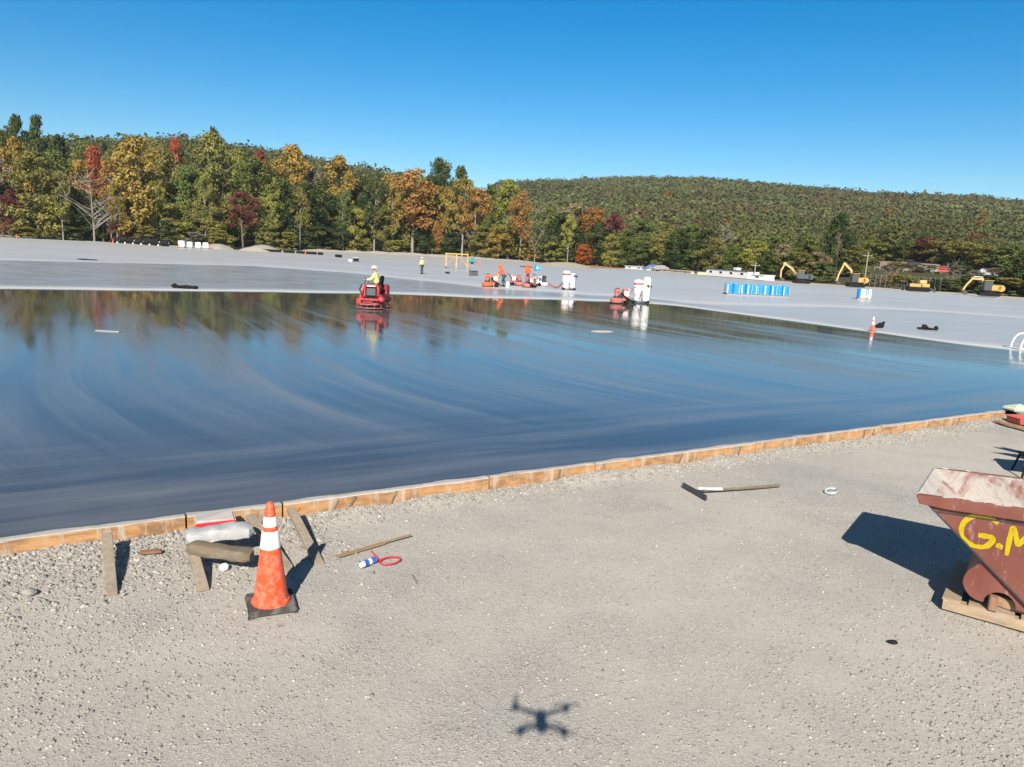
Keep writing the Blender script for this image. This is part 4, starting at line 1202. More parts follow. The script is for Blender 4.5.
# ------------------------------------------------------------------ people
def skin_mesh(name, pts, edges, radii, mat, parent, root=0, sub=2):
    bm = bmesh.new()
    ly = bm.verts.layers.skin.verify()
    vs = []
    for i, (p, r) in enumerate(zip(pts, radii)):
        v = bm.verts.new(p)
        v[ly].radius = (r, r) if not hasattr(r, '__len__') else r
        v[ly].use_root = (i == root)
        vs.append(v)
    for a, b in edges:
        bm.edges.new((vs[a], vs[b]))
    me = bpy.data.meshes.new(name)
    bm.to_mesh(me); bm.free()
    me.materials.append(mat)
    o = bpy.data.objects.new(name, me)
    COL.objects.link(o)
    o.parent = parent
    sk = o.modifiers.new('skin', 'SKIN'); sk.use_smooth_shade = True
    sb = o.modifiers.new('subsurf', 'SUBSURF'); sb.levels = sub; sb.render_levels = sub
    return o
def person(label, loc, rz, pose, top_mat, leg_mat, hat_mat, hood=False, group=None):
    """pose: joints in metres; facing +x. Keys: pelvis chest neck head, el/ha per side, kn/an per side."""
    root = thing('person', label, 'person', loc, rz, group)
    g = {k: Vector(v) for k, v in pose.items()}
    pel, ch, nk, hd = g['pelvis'], g['chest'], g['neck'], g['head']
    body_p, body_e, body_r = [pel, pel.lerp(ch, .5), ch, nk, hd - Vector((0, 0, .03)), hd + Vector((0, 0, .075))], [(0, 1), (1, 2), (2, 3), (3, 4), (4, 5)], [(.15, .12), (.135, .105), (.17, .115), .058, .09, .085]
    fw = Vector((1, 0, 0))
    # nose and chin so that the head faces somewhere
    body_p += [hd + fw * .10 + Vector((0, 0, -.015)), hd + fw * .075 + Vector((0, 0, -.085))]; body_r += [.018, .03]; body_e += [(4, 6), (4, 7)]
    cloth_p, cloth_e, cloth_r = [pel + Vector((0, 0, .02)), pel.lerp(ch, .5), ch, nk + Vector((0, 0, -.02))], [(0, 1), (1, 2), (2, 3)], [(.195, .165), (.19, .16), (.225, .17), .085]
    leg_p, leg_e, leg_r = [pel], [], [(.165, .135)]
    boots = []
    for s, y in (('l', .19), ('r', -.19)):
        sh = ch + Vector((0, y, .10)); el, ha = g[s + 'el'], g[s + 'ha']
        i = len(body_p); body_p += [sh, el, ha]; body_r += [.06, .047, .032]; body_e += [(2, i), (i, i + 1), (i + 1, i + 2)]
        d = (ha - el).normalized(); sd = d.cross(Vector((0, 0, 1)))
        sd = sd.normalized() if sd.length > .1 else Vector((0, 1, 0))
        palm = ha + d * .07
        j = len(body_p); body_p.append(palm); body_r.append((.04, .02)); body_e.append((i + 2, j))
        for k, (off, ln) in enumerate(((-.032, .075), (-.011, .088), (.011, .083), (.032, .065))):
            a0 = palm + sd * off * 0.9 + d * .035; a1 = a0 + d * ln * .5 - Vector((0, 0, .012)); a2 = a1 + d * ln * .35 - Vector((0, 0, .03))
            q = len(body_p); body_p += [a0, a1, a2]; body_r += [.011, .010, .009]; body_e += [(j, q), (q, q + 1), (q + 1, q + 2)]
        q = len(body_p); th = ha + d * .04 + sd * (-.05 if s == 'l' else .05); body_p += [th, th + d * .04]; body_r += [.012, .010]; body_e += [(i + 2, q), (q, q + 1)]
        i = len(cloth_p); cloth_p += [sh, el, el.lerp(ha, .85)]; cloth_r += [.10, .08, .06]; cloth_e += [(2, i), (i, i + 1), (i + 1, i + 2)]
        hp = pel + Vector((0, y * .5, -.06)); kn, an = g[s + 'kn'], g[s + 'an']
        i = len(body_p); body_p += [hp, kn, an]; body_r += [.085, .058, .042]; body_e += [(0, i), (i, i + 1), (i + 1, i + 2)]
        i = len(leg_p); leg_p += [hp, kn, kn.lerp(an, .93)]; leg_r += [.105, .078, .062]; leg_e += [(0, i), (i, i + 1), (i + 1, i + 2)]
        m = MB()
        m.ball(an + Vector((.06, 0, -.035)), (.145, .052, .045), 2); m.cyl(an + Vector((0, 0, -.05)), an + Vector((0, 0, .07)), .058, .055, 12)
        m.build('boot', BLACK, root)
    skin_mesh('body', body_p, body_e, body_r, SKIN, root)
    skin_mesh('jacket' if hood else 'shirt', cloth_p, cloth_e, cloth_r, top_mat, root)
    skin_mesh('trousers', leg_p, leg_e, leg_r, leg_mat, root)
    m = MB()
    if hood:
        m.lathe([(.135, -.13), (.15, -.04), (.145, .06), (.10, .13), (.03, .155), (0, .157)], 20, tuple(hd + Vector((-.03, 0, 0))))
        m.build('hood', top_mat, root)
        m = MB()
    m.lathe([(.155, .055), (.158, .065), (.128, .07), (.125, .12), (.09, .165), (.03, .185), (0, .186)], 22, tuple(hd + Vector((.01, 0, 0))))
    m.build('hard_hat', hat_mat, root)
    return root
STAND = dict(pelvis=(0, 0, .95), chest=(.02, 0, 1.28), neck=(.03, 0, 1.50), head=(.05, 0, 1.62), lel=(.05, .27, 1.12), lha=(.18, .24, .90), rel=(.05, -.27, 1.12), rha=(.18, -.24, .90), lkn=(.04, .12, .50), lan=(0, .13, .09), rkn=(.06, -.12, .50), ran=(.02, -.13, .09))
PUSH = dict(pelvis=(-.05, 0, .95), chest=(.16, 0, 1.28), neck=(.27, 0, 1.49), head=(.34, 0, 1.60), lel=(.34, .25, 1.14), lha=(.58, .2, 1.02), rel=(.34, -.25, 1.14), rha=(.58, -.2, 1.02), lkn=(.10, .12, .50), lan=(-.05, .13, .09), rkn=(-.04, -.12, .52), ran=(-.34, -.13, .10))
SIT = dict(pelvis=(0, 0, .12), chest=(.06, 0, .48), neck=(.10, 0, .70), head=(.14, 0, .82), lel=(.22, .27, .36), lha=(.46, .26, .34), rel=(.22, -.27, .36), rha=(.46, -.26, .34), lkn=(.42, .15, .14), lan=(.46, .15, -.30), rkn=(.42, -.15, .14), ran=(.46, -.15, -.30))
q = G(422, 274, SLAB)
person('worker in pale yellow shirt and dark trousers standing on the grey slab', (q.x, q.y, SLAB), 2.6, STAND, HIVIS, DENIM, HIVIS)

# ------------------------------------------------------------------ red ride-on power trowel with its operator
q = G(372, 308.5, SLAB)
TR = Vector((q.x, q.y + .55, SLAB))
tro = thing('ride_on_trowel', 'red ride-on power trowel standing on the wet dark slab', 'power trowel', TR, PI - 0.10)
# local: +x forwards (to the left in the picture), +-y the two rotors (one towards the camera)
for sy in (-1, 1):
    yc = sy * 0.52
    m = MB()
    ring = lambda r, z: [(r * math.cos(t), yc + r * math.sin(t), z) for t in np.linspace(0, 2 * PI, 33)[:-1]]
    m.tube(ring(.66, .06), .018, 6, True); m.tube(ring(.66, .22), .016, 6, True); m.tube(ring(.60, .34), .014, 6, True)
    for t in np.linspace(0, 2 * PI, 13)[:-1]:
        m.tube([(.66 * math.cos(t), yc + .66 * math.sin(t), .06), (.66 * math.cos(t), yc + .66 * math.sin(t), .22), (.60 * math.cos(t), yc + .60 * math.sin(t), .34)], .010, 5)
    m.build('guard_ring', PINKP, tro)
    m = MB()
    m.cyl((0, yc, .10), (0, yc, .30), .09, n=14)
    for k in range(4):
        a = k * PI / 2 + .35
        d = Vector((math.cos(a), math.sin(a), 0)); e = Vector((-d.y, d.x, 0))
        m.bar(Vector((0, yc, .13)), Vector((0, yc, .12)) + d * .57, .03, .03)
        m.bar(Vector((0, yc, .028)) + d * .2, Vector((0, yc, .028)) + d * .6, .16, .008, Vector((0, 0, 1)) + e * .25)
    m.build('rotor_blades', DARKSTEEL, tro)
m = MB(); m.box((0, 0, .42), (1.0, 1.9, .10), None, .02); m.box((.30, 0, .54), (.42, 1.55, .16), None, .03); m.box((-.34, 0, .56), (.42, 1.5, .22), None, .03); m.box((0, -1.02, .36), (1.1, .1, .28), None, .03); m.box((0, 1.02, .36), (1.1, .1, .28), None, .03)
m.build('deck', REDP, tro)
m = MB(); m.box((-.12, .62, .82), (.74, .62, .52), None, .05); m.box((-.12, -.62, .82), (.74, .62, .52), None, .05); m.box((-.05, 0, .76), (.64, .6, .34), None, .03); m.box((-.12, .62, 1.10), (.5, .5, .10), None, .03)
m.build('hood', REDP, tro)
m = MB(); m.box((-.12, .938, .82), (.54, .03, .46), None, .01); m.build('radiator_surround', BLACK, tro)
m = MB()
for k in range(9):
    m.box((-.12, .957, .66 + k * .036), (.42, .012, .020))
m.build('radiator_grille', STEEL, tro)
m = MB(); m.tube([(-.46, .8, .8), (-.58, .82, .95), (-.6, .82, 1.05)], .04, 8); m.cyl((-.56, .5, .7), (-.56, .5, .95), .09, n=14); m.build('exhaust', BLACK, tro)
m = MB(); m.ball((-.60, .95, .46), (.20, .16, .15), 2); m.build('fuel_tank', REDP, tro)
m = MB(); m.box((-.10, 0, 1.0), (.46, .5, .10), None, .04); m.box((-.34, 0, 1.28), (.10, .48, .5), Matrix.Rotation(-.12, 3, 'Y'), .04); m.build('seat', BLACK, tro)
m = MB(); m.bar((.55, .3, .6), (.42, .3, 1.10), .10, .07, (1, 0, 0)); m.bar((.55, -.3, .6), (.42, -.3, 1.10), .10, .07, (1, 0, 0)); m.box((.52, 0, .72), (.08, .7, .22), None, .02); m.build('control_column', PINKP, tro)
for sy in (-.26, .26):
    m = MB(); m.tube([(.44, sy, 1.05), (.38, sy, 1.22), (.36, sy, 1.34)], .018, 6); m.ball((.36, sy, 1.36), .035, 2); m.build('control_lever', BLACK, tro)
m = MB(); m.box((-.12, .935, 1.07), (.4, .02, .05)); m.box((.255, .62, .86), (.02, .4, .12)); m.build('decal_stripe', WHITEP, tro)
m = MB(); m.box((-.12, 1.075, .36), (.9, .02, .10)); m.box((-.12, .96, .52), (.66, .02, .10)); m.tube([(.30, .95, .62), (.42, .98, .9), (.36, .8, 1.12)], .03, 8); m.build('dark_trim', BLACK, tro)
m = MB(); m.box((.48, 0, .48), (.3, .7, .03)); m.build('foot_plate', DARKSTEEL, tro)
rotz = Matrix.Rotation(PI - 0.10, 3, 'Z')
person('operator in pale yellow shirt and white helmet driving the red trowel', TR + rotz @ Vector((-.12, 0, .98)), PI - 0.10, SIT, HIVIS, DENIM, WHITEP)

# ------------------------------------------------------------------ saw, grinders, vacuums
def walk_behind(label, loc, rz, paintm, name='floor_grinder', cat='floor grinder', sc=1.0, group=None):
    r = thing(name, label, cat, loc, rz, group)
    m = MB(); m.lathe([(.36, .03), (.38, .06), (.38, .26), (.33, .32), (.12, .34)], 24, (.30, 0, 0)); m.build('grinding_head', paintm, r)
    m = MB(); m.lathe([(.39, .0), (.40, .06), (.385, .06)], 24, (.30, 0, 0)); m.build('skirt', BLACK, r)
    m = MB(); m.cyl((.30, 0, .30), (.30, 0, .66), .16, .14, 18); m.cyl((.30, 0, .66), (.30, 0, .72), .17, n=18); m.box((.28, 0, .80), (.34, .30, .16), None, .03); m.build('motor', paintm if paintm is not WHITEP else DARKSTEEL, r)
    m = MB(); m.cyl((.30, 0, .36), (.30, 0, .46), .20, n=18); m.cyl((.28, 0, .885), (.28, 0, .93), .12, n=14); m.box((-.02, -.20, .5), (.10, .06, .36)); m.box((-.02, .20, .5), (.10, .06, .36)); m.build('motor_mount', DARKSTEEL, r)
    m = MB(); m.box((-.26, -.237, .62), (.28, .012, .3)); m.box((-.26, .237, .62), (.28, .012, .3)); m.build('side_panel', STEEL if paintm is WHITEP else WHITEP, r)
    m = MB(); m.tube([(.2, .18, .5), (.05, .34, .62), (-.2, .34, .40), (-.5, .30, .25), (-.75, .2, .10)], .035, 8); m.build('cable', BLACK, r)
    m = MB(); m.box((-.22, 0, .26), (.5, .42, .18), None, .03); m.box((-.26, 0, .60), (.40, .46, .55), None, .03); m.build('chassis', paintm, r)
    m = MB(); m.tube([(-.35, .22, .5), (-.62, .24, .92), (-.80, .24, 1.02)], .02, 6); m.tube([(-.35, -.22, .5), (-.62, -.24, .92), (-.80, -.24, 1.02)], .02, 6); m.tube([(-.8, .26, 1.02), (-.8, -.26, 1.02)], .018, 6); m.build('handlebar', DARKSTEEL, r)
    for sy in (-.27, .27):
        m = MB(); m.cyl((-.34, sy - .04, .15), (-.34, sy + .04, .15), .15, n=18); m.build('wheel', BLACK, r)
    m = MB(); m.box((-.44, 0, .82), (.06, .3, .2), Matrix.Rotation(.4, 3, 'Y'), .01); m.build('control_box', WHITEP, r)
    r.scale = (sc, sc, sc)
    return r
q = G(494, 287, SLAB)
saw = walk_behind('orange walk-behind floor saw pushed by an orange-hooded worker', (q.x - .2, q.y, SLAB), PI + .1, ORANGEP, 'floor_saw', 'floor saw', 1.15)
q = G(503, 286.5, SLAB)
person('worker in orange hoodie leaning on the orange floor saw', (q.x, q.y, SLAB), PI + .1, PUSH, ORANGECLOTH, DENIM, ORANGECLOTH, True)
rt = thing('bucket', 'white bucket on the slab beside the orange saw', 'bucket', G(507.5, 287, SLAB))
m = MB(); m.lathe([(.14, 0), (.17, .40), (.18, .40), (.18, .43), (.16, .43), (.13, .03), (0, .03)], 20); m.build('pail', WHITEP, rt)
m = MB(); m.tube([(.18 * math.cos(t), 0, .42 + .18 * math.sin(t)) for t in np.linspace(0.1, PI - .1, 9)], .008, 5); m.build('bail_handle', STEEL, rt)
gg = 'walk-behind grinders beside the hooded worker'
for (px, py, rz, mt, lab) in [(516, 285.5, .2, PINKP, 'faded red grinder at the left of the three near the standing orange-hooded worker'), (530, 287.5, 2.6, PINKP, 'faded red grinder directly in front of the standing orange-hooded worker'), (541, 286, .5, WHITEP, 'white grinder joined to the red vacuum hose')]:
    q = G(px, py, SLAB)
    walk_behind(lab, (q.x, q.y, SLAB), rz, mt, 'floor_grinder', 'floor grinder', 1.0, gg)
q = G(527, 284, SLAB)
person('worker in orange hoodie standing behind the row of floor grinders', (q.x, q.y, SLAB), -1.2, STAND, ORANGECLOTH, DENIM, ORANGECLOTH, True)
def vacuum(label, loc, rz, twin, sc):
    r = thing('dust_vacuum', label, 'dust vacuum', loc, rz)
    m = MB(); m.lathe([(.16, .38), (.30, .58), (.30, 1.30), (.25, 1.42), (.10, 1.46), (0, 1.46)], 24, (-.22, 0, 0)); m.build('filter_drum', WHITEP, r)
    m = MB(); m.lathe([(.21, .05), (.21, .40), (.17, .42)], 20, (-.22, 0, 0)); m.build('dust_bin', WHITEP, r)
    m = MB(); m.lathe([(.304, 1.12), (.304, 1.26)], 24, (-.22, 0, 0)); m.build('red_label', PINKP if twin else REDP, r)
    m = MB()
    if twin:
        m.lathe([(.20, .15), (.23, .2), (.23, 1.50), (.18, 1.62), (0, 1.66)], 22, (.32, 0, 0))
    else:
        m.box((.24, 0, .72), (.34, .46, 1.1), None, .05)
    m.build('motor_tower', WHITEP, r)
    m = MB(); m.cyl((.30, -.23, 1.10), (.36, -.34, 1.10), .06, n=12); m.cyl((.5, 0, 1.05), (.62, 0, 1.05), .07, n=12); m.build('hose_port', BLACK, r)
    m = MB(); m.box((.02, 0, .12), (1.0, .5, .06)); m.tube([(.48, .22, .12), (.56, .22, .9)], .02, 6); m.tube([(.48, -.22, .12), (.56, -.22, .9)], .02, 6); m.tube([(.56, .22, .9), (.56, -.22, .9)], .02, 6); m.build('cart_frame', STEEL, r)
    for sx, sy in ((.4, .28), (.4, -.28), (-.42, .24), (-.42, -.24)):
        m = MB(); m.cyl((sx, sy - .03, .09), (sx, sy + .03, .09), .09, n=14); m.build('wheel', BLACK, r)
    r.scale = (sc, sc, sc)
    return r
qa = G(568.5, 290, SLAB)
vacuum('white dust vacuum with a red hose looping to the grinders', (qa.x, qa.y, SLAB), .15, False, 1.08)
qb = G(640.5, 303, SLAB)
vacuum('tall white twin-column dust vacuum at the wet slab edge', (qb.x, qb.y, SLAB), .1, True, 1.05)
h0, h1 = G(547, 286, SLAB), qa
pts = []
for t in np.linspace(0, 1, 17):
    p = Vector((h0.x, h0.y, SLAB)).lerp(Vector((h1.x - .35, h1.y, SLAB)), t)
    p.y += -.5 * math.sin(PI * t)
    p.z = SLAB + .06 + (0.30 * (1 - t) ** 4) + 0.95 * max(0, (t - .55) / .45) ** 1.8
    pts.append(p - Vector((h0.x, h0.y, SLAB)))
m = MB(); m.tube(pts, .055, 8)
tag(m.build('vacuum_hose', paint('red_hose', (0.68, 0.06, 0.08), 0.5, amount=0.1), None, (h0.x, h0.y, SLAB)), 'thick red hose running from the white grinder to its vacuum', 'hose')
q = G(621, 303.5, SLAB)
walk_behind('red floor grinder on the slab left of the twin-column vacuum', (q.x, q.y, SLAB), PI + .1, PINKP, 'floor_grinder', 'floor grinder', 1.05)
m = MB(); pts = [Vector((0, 0, .4)), Vector((.25, -.1, .15)), Vector((.55, 0, .06)), Vector((.85, .1, .3)), Vector((1.0, .1, .85))]
m.tube(spline(pts, 5) if False else pts, .035, 8); tag(m.build('grey_hose', DARKSTEEL, None, (q.x + .3, q.y, SLAB)), 'short grey hose from the red grinder to the twin-column vacuum', 'hose')
m = MB(); m.lathe([(.55, .002), (.5, .02), (.3, .03), (0, .032)], 20)
q = G(602, 331.5, SLAB); o = m.build('foam_patch', CRUST, None, (q.x, q.y, SLAB), .4); o.scale = (.9, .5, 1); tag(o, 'small flat white foam patch lying on the wet slab', 'foam')
q = G(108, 331.5, SLAB); m = MB(); m.box((0, 0, .012), (.75, .12, .022), None, .006); tag(m.build('white_lath', CRUST, None, (q.x, q.y, SLAB), -.05), 'thin white strip lying on the dark wet slab at left', 'strip')

# ------------------------------------------------------------------ drums on pallets
def drum_proto(label, loc, parent_group):
    r = thing('drum', label, 'drum', loc, 0, parent_group)
    m = MB(); m.lathe([(.27, 0), (.285, .02), (.285, .28), (.298, .29), (.298, .31), (.285, .32), (.285, .57), (.298, .58), (.298, .60), (.285, .61), (.285, .86), (.27, .88), (.26, .87), (0, .87)], 24); m.build('shell', BLUEP, r)
    m = MB(); m.cyl((.15, 0, .87), (.15, 0, .89), .035, n=10); m.build('bung', WHITEP, r)
    m = MB(); 
    for k in range(2):
        a0, a1 = -PI / 2 - .36 + k * .144, -PI / 2 - .36 + (k + 1) * .144
        m.quad((.2885 * math.cos(a0), .2885 * math.sin(a0), .05), (.2885 * math.cos(a1), .2885 * math.sin(a1), .05), (.2885 * math.cos(a1), .2885 * math.sin(a1), .80), (.2885 * math.cos(a0), .2885 * math.sin(a0), .80))
    m.build('paper_strip', WHITEP, r)
    return r
def pallet_proto(label, loc, rz, group):
    r = thing('pallet', label, 'pallet', loc, rz, group)
    for y in (-.5, 0, .5):
        m = MB(); m.box((0, y, .05), (1.15, .1, .1)); m.build('bearer', PALLET_WOOD, r)
    m = MB()
    for k in range(6):
        m.box((-.5 + k * .2, 0, .115), (.15, 1.15, .022))
    m.build('deck', PALLET_WOOD, r)
    return r
DRG, PLG = 'blue drums standing on pallets', 'pallets under the blue drums'
pa, pb = G(727, 294.6, SLAB), G(789, 297.6, SLAB)
dr0 = pl0 = None
ordn = ['first', 'second', 'third', 'fourth', 'fifth']
WRAP = paint('white_shrink_wrap', (0.74, 0.77, 0.80), 0.3, dirt=(0.25, 0.45, 0.7), amount=0.5, scale=3)
step = (pb - pa) / 5
prz = math.atan2(step.y, step.x)
drr = random.Random(8)
spots = [(pa + step * (i + .5) + Vector((-math.sin(prz), math.cos(prz), 0)) * .6, prz + drr.uniform(-.03, .03), ordn[i] + ' from the left in the row of five', 0.93) for i in range(5)]
lone = G(866, 299.8, SLAB)
spots.append((lone + Vector((0, .6, 0)), -.35, 'standing apart, wrapped in white sheet', 1.0))
for i, (c, rz, desc, sc) in enumerate(spots):
    lab = f'wooden pallet of blue drums, {desc}'
    if pl0 is None:
        o = pl0 = pallet_proto(lab, c, rz, PLG)
    else:
        o = copy_tree(pl0); o.location = c; o.rotation_euler.z = rz; o['label'] = lab
    o.location.z = SLAB
    for k, (sx, sy, where) in enumerate(((-.29, -.29, 'near left'), (.29, -.29, 'near right'), (-.29, .29, 'far left'), (.29, .29, 'far right'))):
        v = Matrix.Rotation(rz, 3, 'Z') @ Vector((sx, sy, 0))
        lab = f'blue drum, {where} of four on the {ordn[i]} pallet from the left' if i < 5 else f'blue drum, {where} of four on the lone pallet'
        loc = (c.x + v.x, c.y + v.y, SLAB + .127)
        if dr0 is None:
            d = dr0 = drum_proto(lab, loc, DRG)
        else:
            d = copy_tree(dr0); d.location = loc; d['label'] = lab
        d.rotation_euler.z = drr.uniform(-1.1, 1.1)
m = MB()
for (a0, b0, a1, b1) in ((-.30, -.592, .12, -.590), (.38, -.594, .60, -.592)):
    m.box(((a0 + a1) / 2, b0, .56), (a1 - a0, .012, .86), None, .004)
tag(m.build('white_sheet', WHITEP, None, (lone.x, lone.y + .6, SLAB), -.35), 'white sheet draped down the front of the lone drum pallet', 'sheet')
o = MB()
for i in range(5):
    c, rz = spots[i][0], spots[i][1]
for i in range(5):
    c, rz = spots[i][0], spots[i][1]
    m = MB()
    for sx in (-.575, .575):
        m.box((sx, -.20, .57), (.016, .62, .84), None, .006)
    tag(m.build('wrap_panel', WRAP, None, (c.x, c.y, SLAB), rz), f'white shrink-wrap at the sides of the {ordn[i]} drum pallet from the left', 'shrink wrap', 'shrink wrap on the drum pallets')

# ------------------------------------------------------------------ other things on the slab
q = G(872, 331, SLAB)
c2 = cone((q.x, q.y, SLAB), 0.72, 'orange and white cone at the wet slab edge, far right', .3, ((0.40, 0.62), (0.72, 0.97)))
def heap(name, label, cat, px, py, parts, z=SLAB, mat=BLACK):
    q = G(px, py, z)
    m = MB()
    for (x, y, zz, sx, sy, sz, r) in parts:
        k = len(m.bm.verts)
        m.ball((x, y, zz), (sx, sy, sz), 2, r)
    for v in m.bm.verts:
        v.co += Vector((mnoise.noise(v.co * 5 + Vector((px, 0, 0))), mnoise.noise(v.co * 5 + Vector((0, px, 0))), .6 * mnoise.noise(v.co * 5))) * .07
        v.co.z = max(v.co.z, 0.004)
    return tag(m.build(name, mat, None, (q.x, q.y, z)), label, cat)
heap('tool_bag', 'black tool bag standing right of the far orange cone', 'bag', 880, 328, [(0, 0, .14, .22, .16, .15, .2), (.14, .02, .24, .06, .12, .10, 0), (-.12, 0, .08, .18, .15, .08, 0)])
heap('tarp_pile', 'crumpled black tarp in two heaps on the slab at right', 'tarp', 929, 330, [(-.2, .15, .14, .16, .12, .16, .3), (-.32, .1, .06, .26, .14, .06, 0), (.05, 0, .06, .35, .12, .07, .1), (.34, -.02, .12, .12, .12, .13, 0), (.0, .2, .12, .14, .07, .05, .5)])
heap('black_tarp', 'low black tarp heap on the slab near the left', 'tarp', 184, 288.5, [(-.55, 0, .13, .16, .15, .13, 0), (-.25, .05, .08, .25, .18, .09, .2), (.15, 0, .10, .32, .2, .11, 0), (.6, .03, .09, .22, .18, .10, 0)])
heap('dark_mat', 'flat dark mat lying on the far left slab', 'mat', 88, 260, [(-.4, 0, .05, .7, .3, .06, 0), (.5, 0, .05, .5, .3, .05, .1)])
def crate(px, py, size, label, mats, rz=0.1):
    q = G(px, py, SLAB)
    r = thing('equipment_case', label, 'case', (q.x, q.y, SLAB), rz)
    w, d, h = size
    m = MB(); m.box((0, 0, h * .45), (w, d, h * .9), None, .03); m.build('case_body', mats[0], r)
    m = MB(); m.box((0, 0, h * .94), (w * 1.02, d * 1.02, h * .12), None, .02); m.build('lid', mats[1], r)
    for s in (-.3, .3):
        m = MB(); m.box((s * w, -d / 2 - .012, h * .84), (w * .06, .02, h * .12)); m.build('latch', STEEL, r)
    return r
crate(473.5, 275.8, (.95, .6, .55), 'dark grey equipment case on the slab below the yellow gantry', (DARKSTEEL, BLACK))
crate(447.5, 273.6, (.5, .35, .22), 'small low black case left of the dark equipment case', (BLACK, DARKSTEEL))
crate(356, 261.5, (.8, .6, .62), 'black case beside a white block above the red trowel', (BLACK, WHITEP))
m = MB(); m.box((0, 0, .15), (.6, .4, .3), None, .05); q = G(350.5, 261.5, SLAB); tag(m.build('white_block', WHITEP, None, (q.x, q.y, SLAB)), 'small white block left of the black case above the trowel', 'block')
# white bent-pipe frame at the right edge
q = G(1020, 350, SLAB)
rt = thing('pipe_frame', 'white bent-pipe frame standing on the slab at the right edge', 'pipe frame', (q.x, q.y, SLAB), 0.0)
m = MB(); pts = [(0, 0, .02), (.03, 0, .25), (.12, 0, .48), (.26, 0, .62), (.5, 0, .66), (.75, 0, .60), (.9, 0, .42), (.96, 0, .02)]; m.tube(pts, .035, 8); m.build('front_hoop', WHITEP, rt)
m = MB(); m.tube([(x, .6, z) for x, y, z in pts], .035, 8); m.build('rear_hoop', WHITEP, rt)
m = MB(); m.tube([(.5, 0, .66), (.5, .6, .66)], .03, 8); m.tube([(0, 0, .05), (0, .6, .05)], .03, 8); m.tube([(.02, 0, .06), (.94, 0, .06)], .03, 8); m.build('cross_bar', WHITEP, rt)
# yellow gantry and neighbours
q = G(445.5, 268, SLAB); q2 = G(467.5, 269, SLAB); L = (q2 - q).length
rt = thing('gantry_frame', 'yellow three-legged gantry frame standing far out on the slab', 'gantry', (q.x, q.y, SLAB), math.atan2(q2.y - q.y, q2.x - q.x))
m = MB(); m.box((L / 2, 0, 2.05), (L + .2, .14, .18)); m.build('top_beam', YELLOWP, rt)
for k, x in enumerate((0.05, L * .48, L - .05)):
    m = MB(); m.box((x, -.25, 1.0), (.12, .12, 2.0)); m.box((x, .55, 1.0), (.12, .12, 2.0)); m.box((x, .15, 1.0), (.08, .8, .08)); m.box((x, .15, 1.95), (.10, .9, .1)); m.build('leg', PALEYELLOW if k < 2 else YELLOWP, rt)
    m = MB(); m.box((x, -.25, .12), (.26, .34, .24), None, .05); m.build('foot', DARKSTEEL if k == 0 else YELLOWP, rt)
m = MB(); m.bar((0.1, -.25, .5), (L * .48, -.25, 1.9), .05, .05); m.bar((L * .5, -.25, 1.9), (L - .1, -.25, .5), .05, .05); m.build('brace', YELLOWP, rt)
q = G(472, 264.2, SLAB)
rt = thing('generator', 'dark teal generator on wheels right of the yellow gantry', 'generator', (q.x, q.y, SLAB), .1)
m = MB(); m.box((0, 0, .75), (1.1, .7, .8), None, .08); m.build('canopy', TEAL, rt)
m = MB(); m.box((.0, 0, .3), (1.3, .5, .1)); m.tube([(.6, 0, .3), (1.1, 0, .35)], .03, 6); m.cyl((.3, 0, 1.1), (.3, 0, 1.4), .04, n=8); m.build('trailer_frame', DARKSTEEL, rt)
for s in (-.38, .38):
    m = MB(); m.cyl((0, s - .06, .22), (0, s + .06, .22), .22, n=16); m.build('wheel', BLACK, rt)
q = G(479.5, 266.8, SLAB); cone((q.x, q.y, SLAB), 0.9, 'plain red-orange cone right of the teal generator', 0, ())
for (px, py, lab) in [(17, 238.6, 'small red-orange cone at the far left slab edge'), (113, 242.8, 'red-orange cone left of the first black wrapped roll'), (178.5, 247.6, 'red-orange cone left of the first white block'), (210.5, 248.8, 'red-orange cone in front of the pale boulder heap'), (305.5, 254.6, 'red-orange cone among the black edge pipes')]:
    q = G(px, py, SLAB); cone((q.x, q.y, SLAB), 1.0, lab, 0, ())

# blue tank and plank stack beyond the workers
q = G(537.5, 271, SLAB)
rt = thing('water_tank', 'light blue square tank on the slab right of the standing orange-hooded worker', 'tank', (q.x, q.y + .5, SLAB), .2)
LBLUE = paint('light_blue_plastic', (0.05, 0.30, 0.62), 0.45, amount=0.1, dirt=(.5, .6, .7))
m = MB(); m.box((0, 0, .42), (.84, .84, .76), None, .05); m.build('tank_body', LBLUE, rt)
m = MB(); m.box((0, 0, .83), (.7, .7, .07), None, .02); m.cyl((0, 0, .86), (0, 0, .92), .12, n=14); m.build('lid', LBLUE, rt)
m = MB(); m.box((0, 0, .04), (.8, .8, .08)); m.build('skid', DARKSTEEL, rt)
m = MB(); m.box((-.12, -.43, .5), (.22, .02, .22)); m.build('white_label', WHITEP, rt)
q = G(526, 267.4, SLAB)
m = MB()
for k in range(5):
    m.box((.06 * (k % 2), -.2 + .1 * (k % 3), .05 + .09 * (k // 2)), (2.3, .12, .08))
tag(m.build('plank_stack', DARKSTEEL, None, (q.x, q.y, SLAB), .05), 'dark stack of planks left of the light blue tank', 'planks')

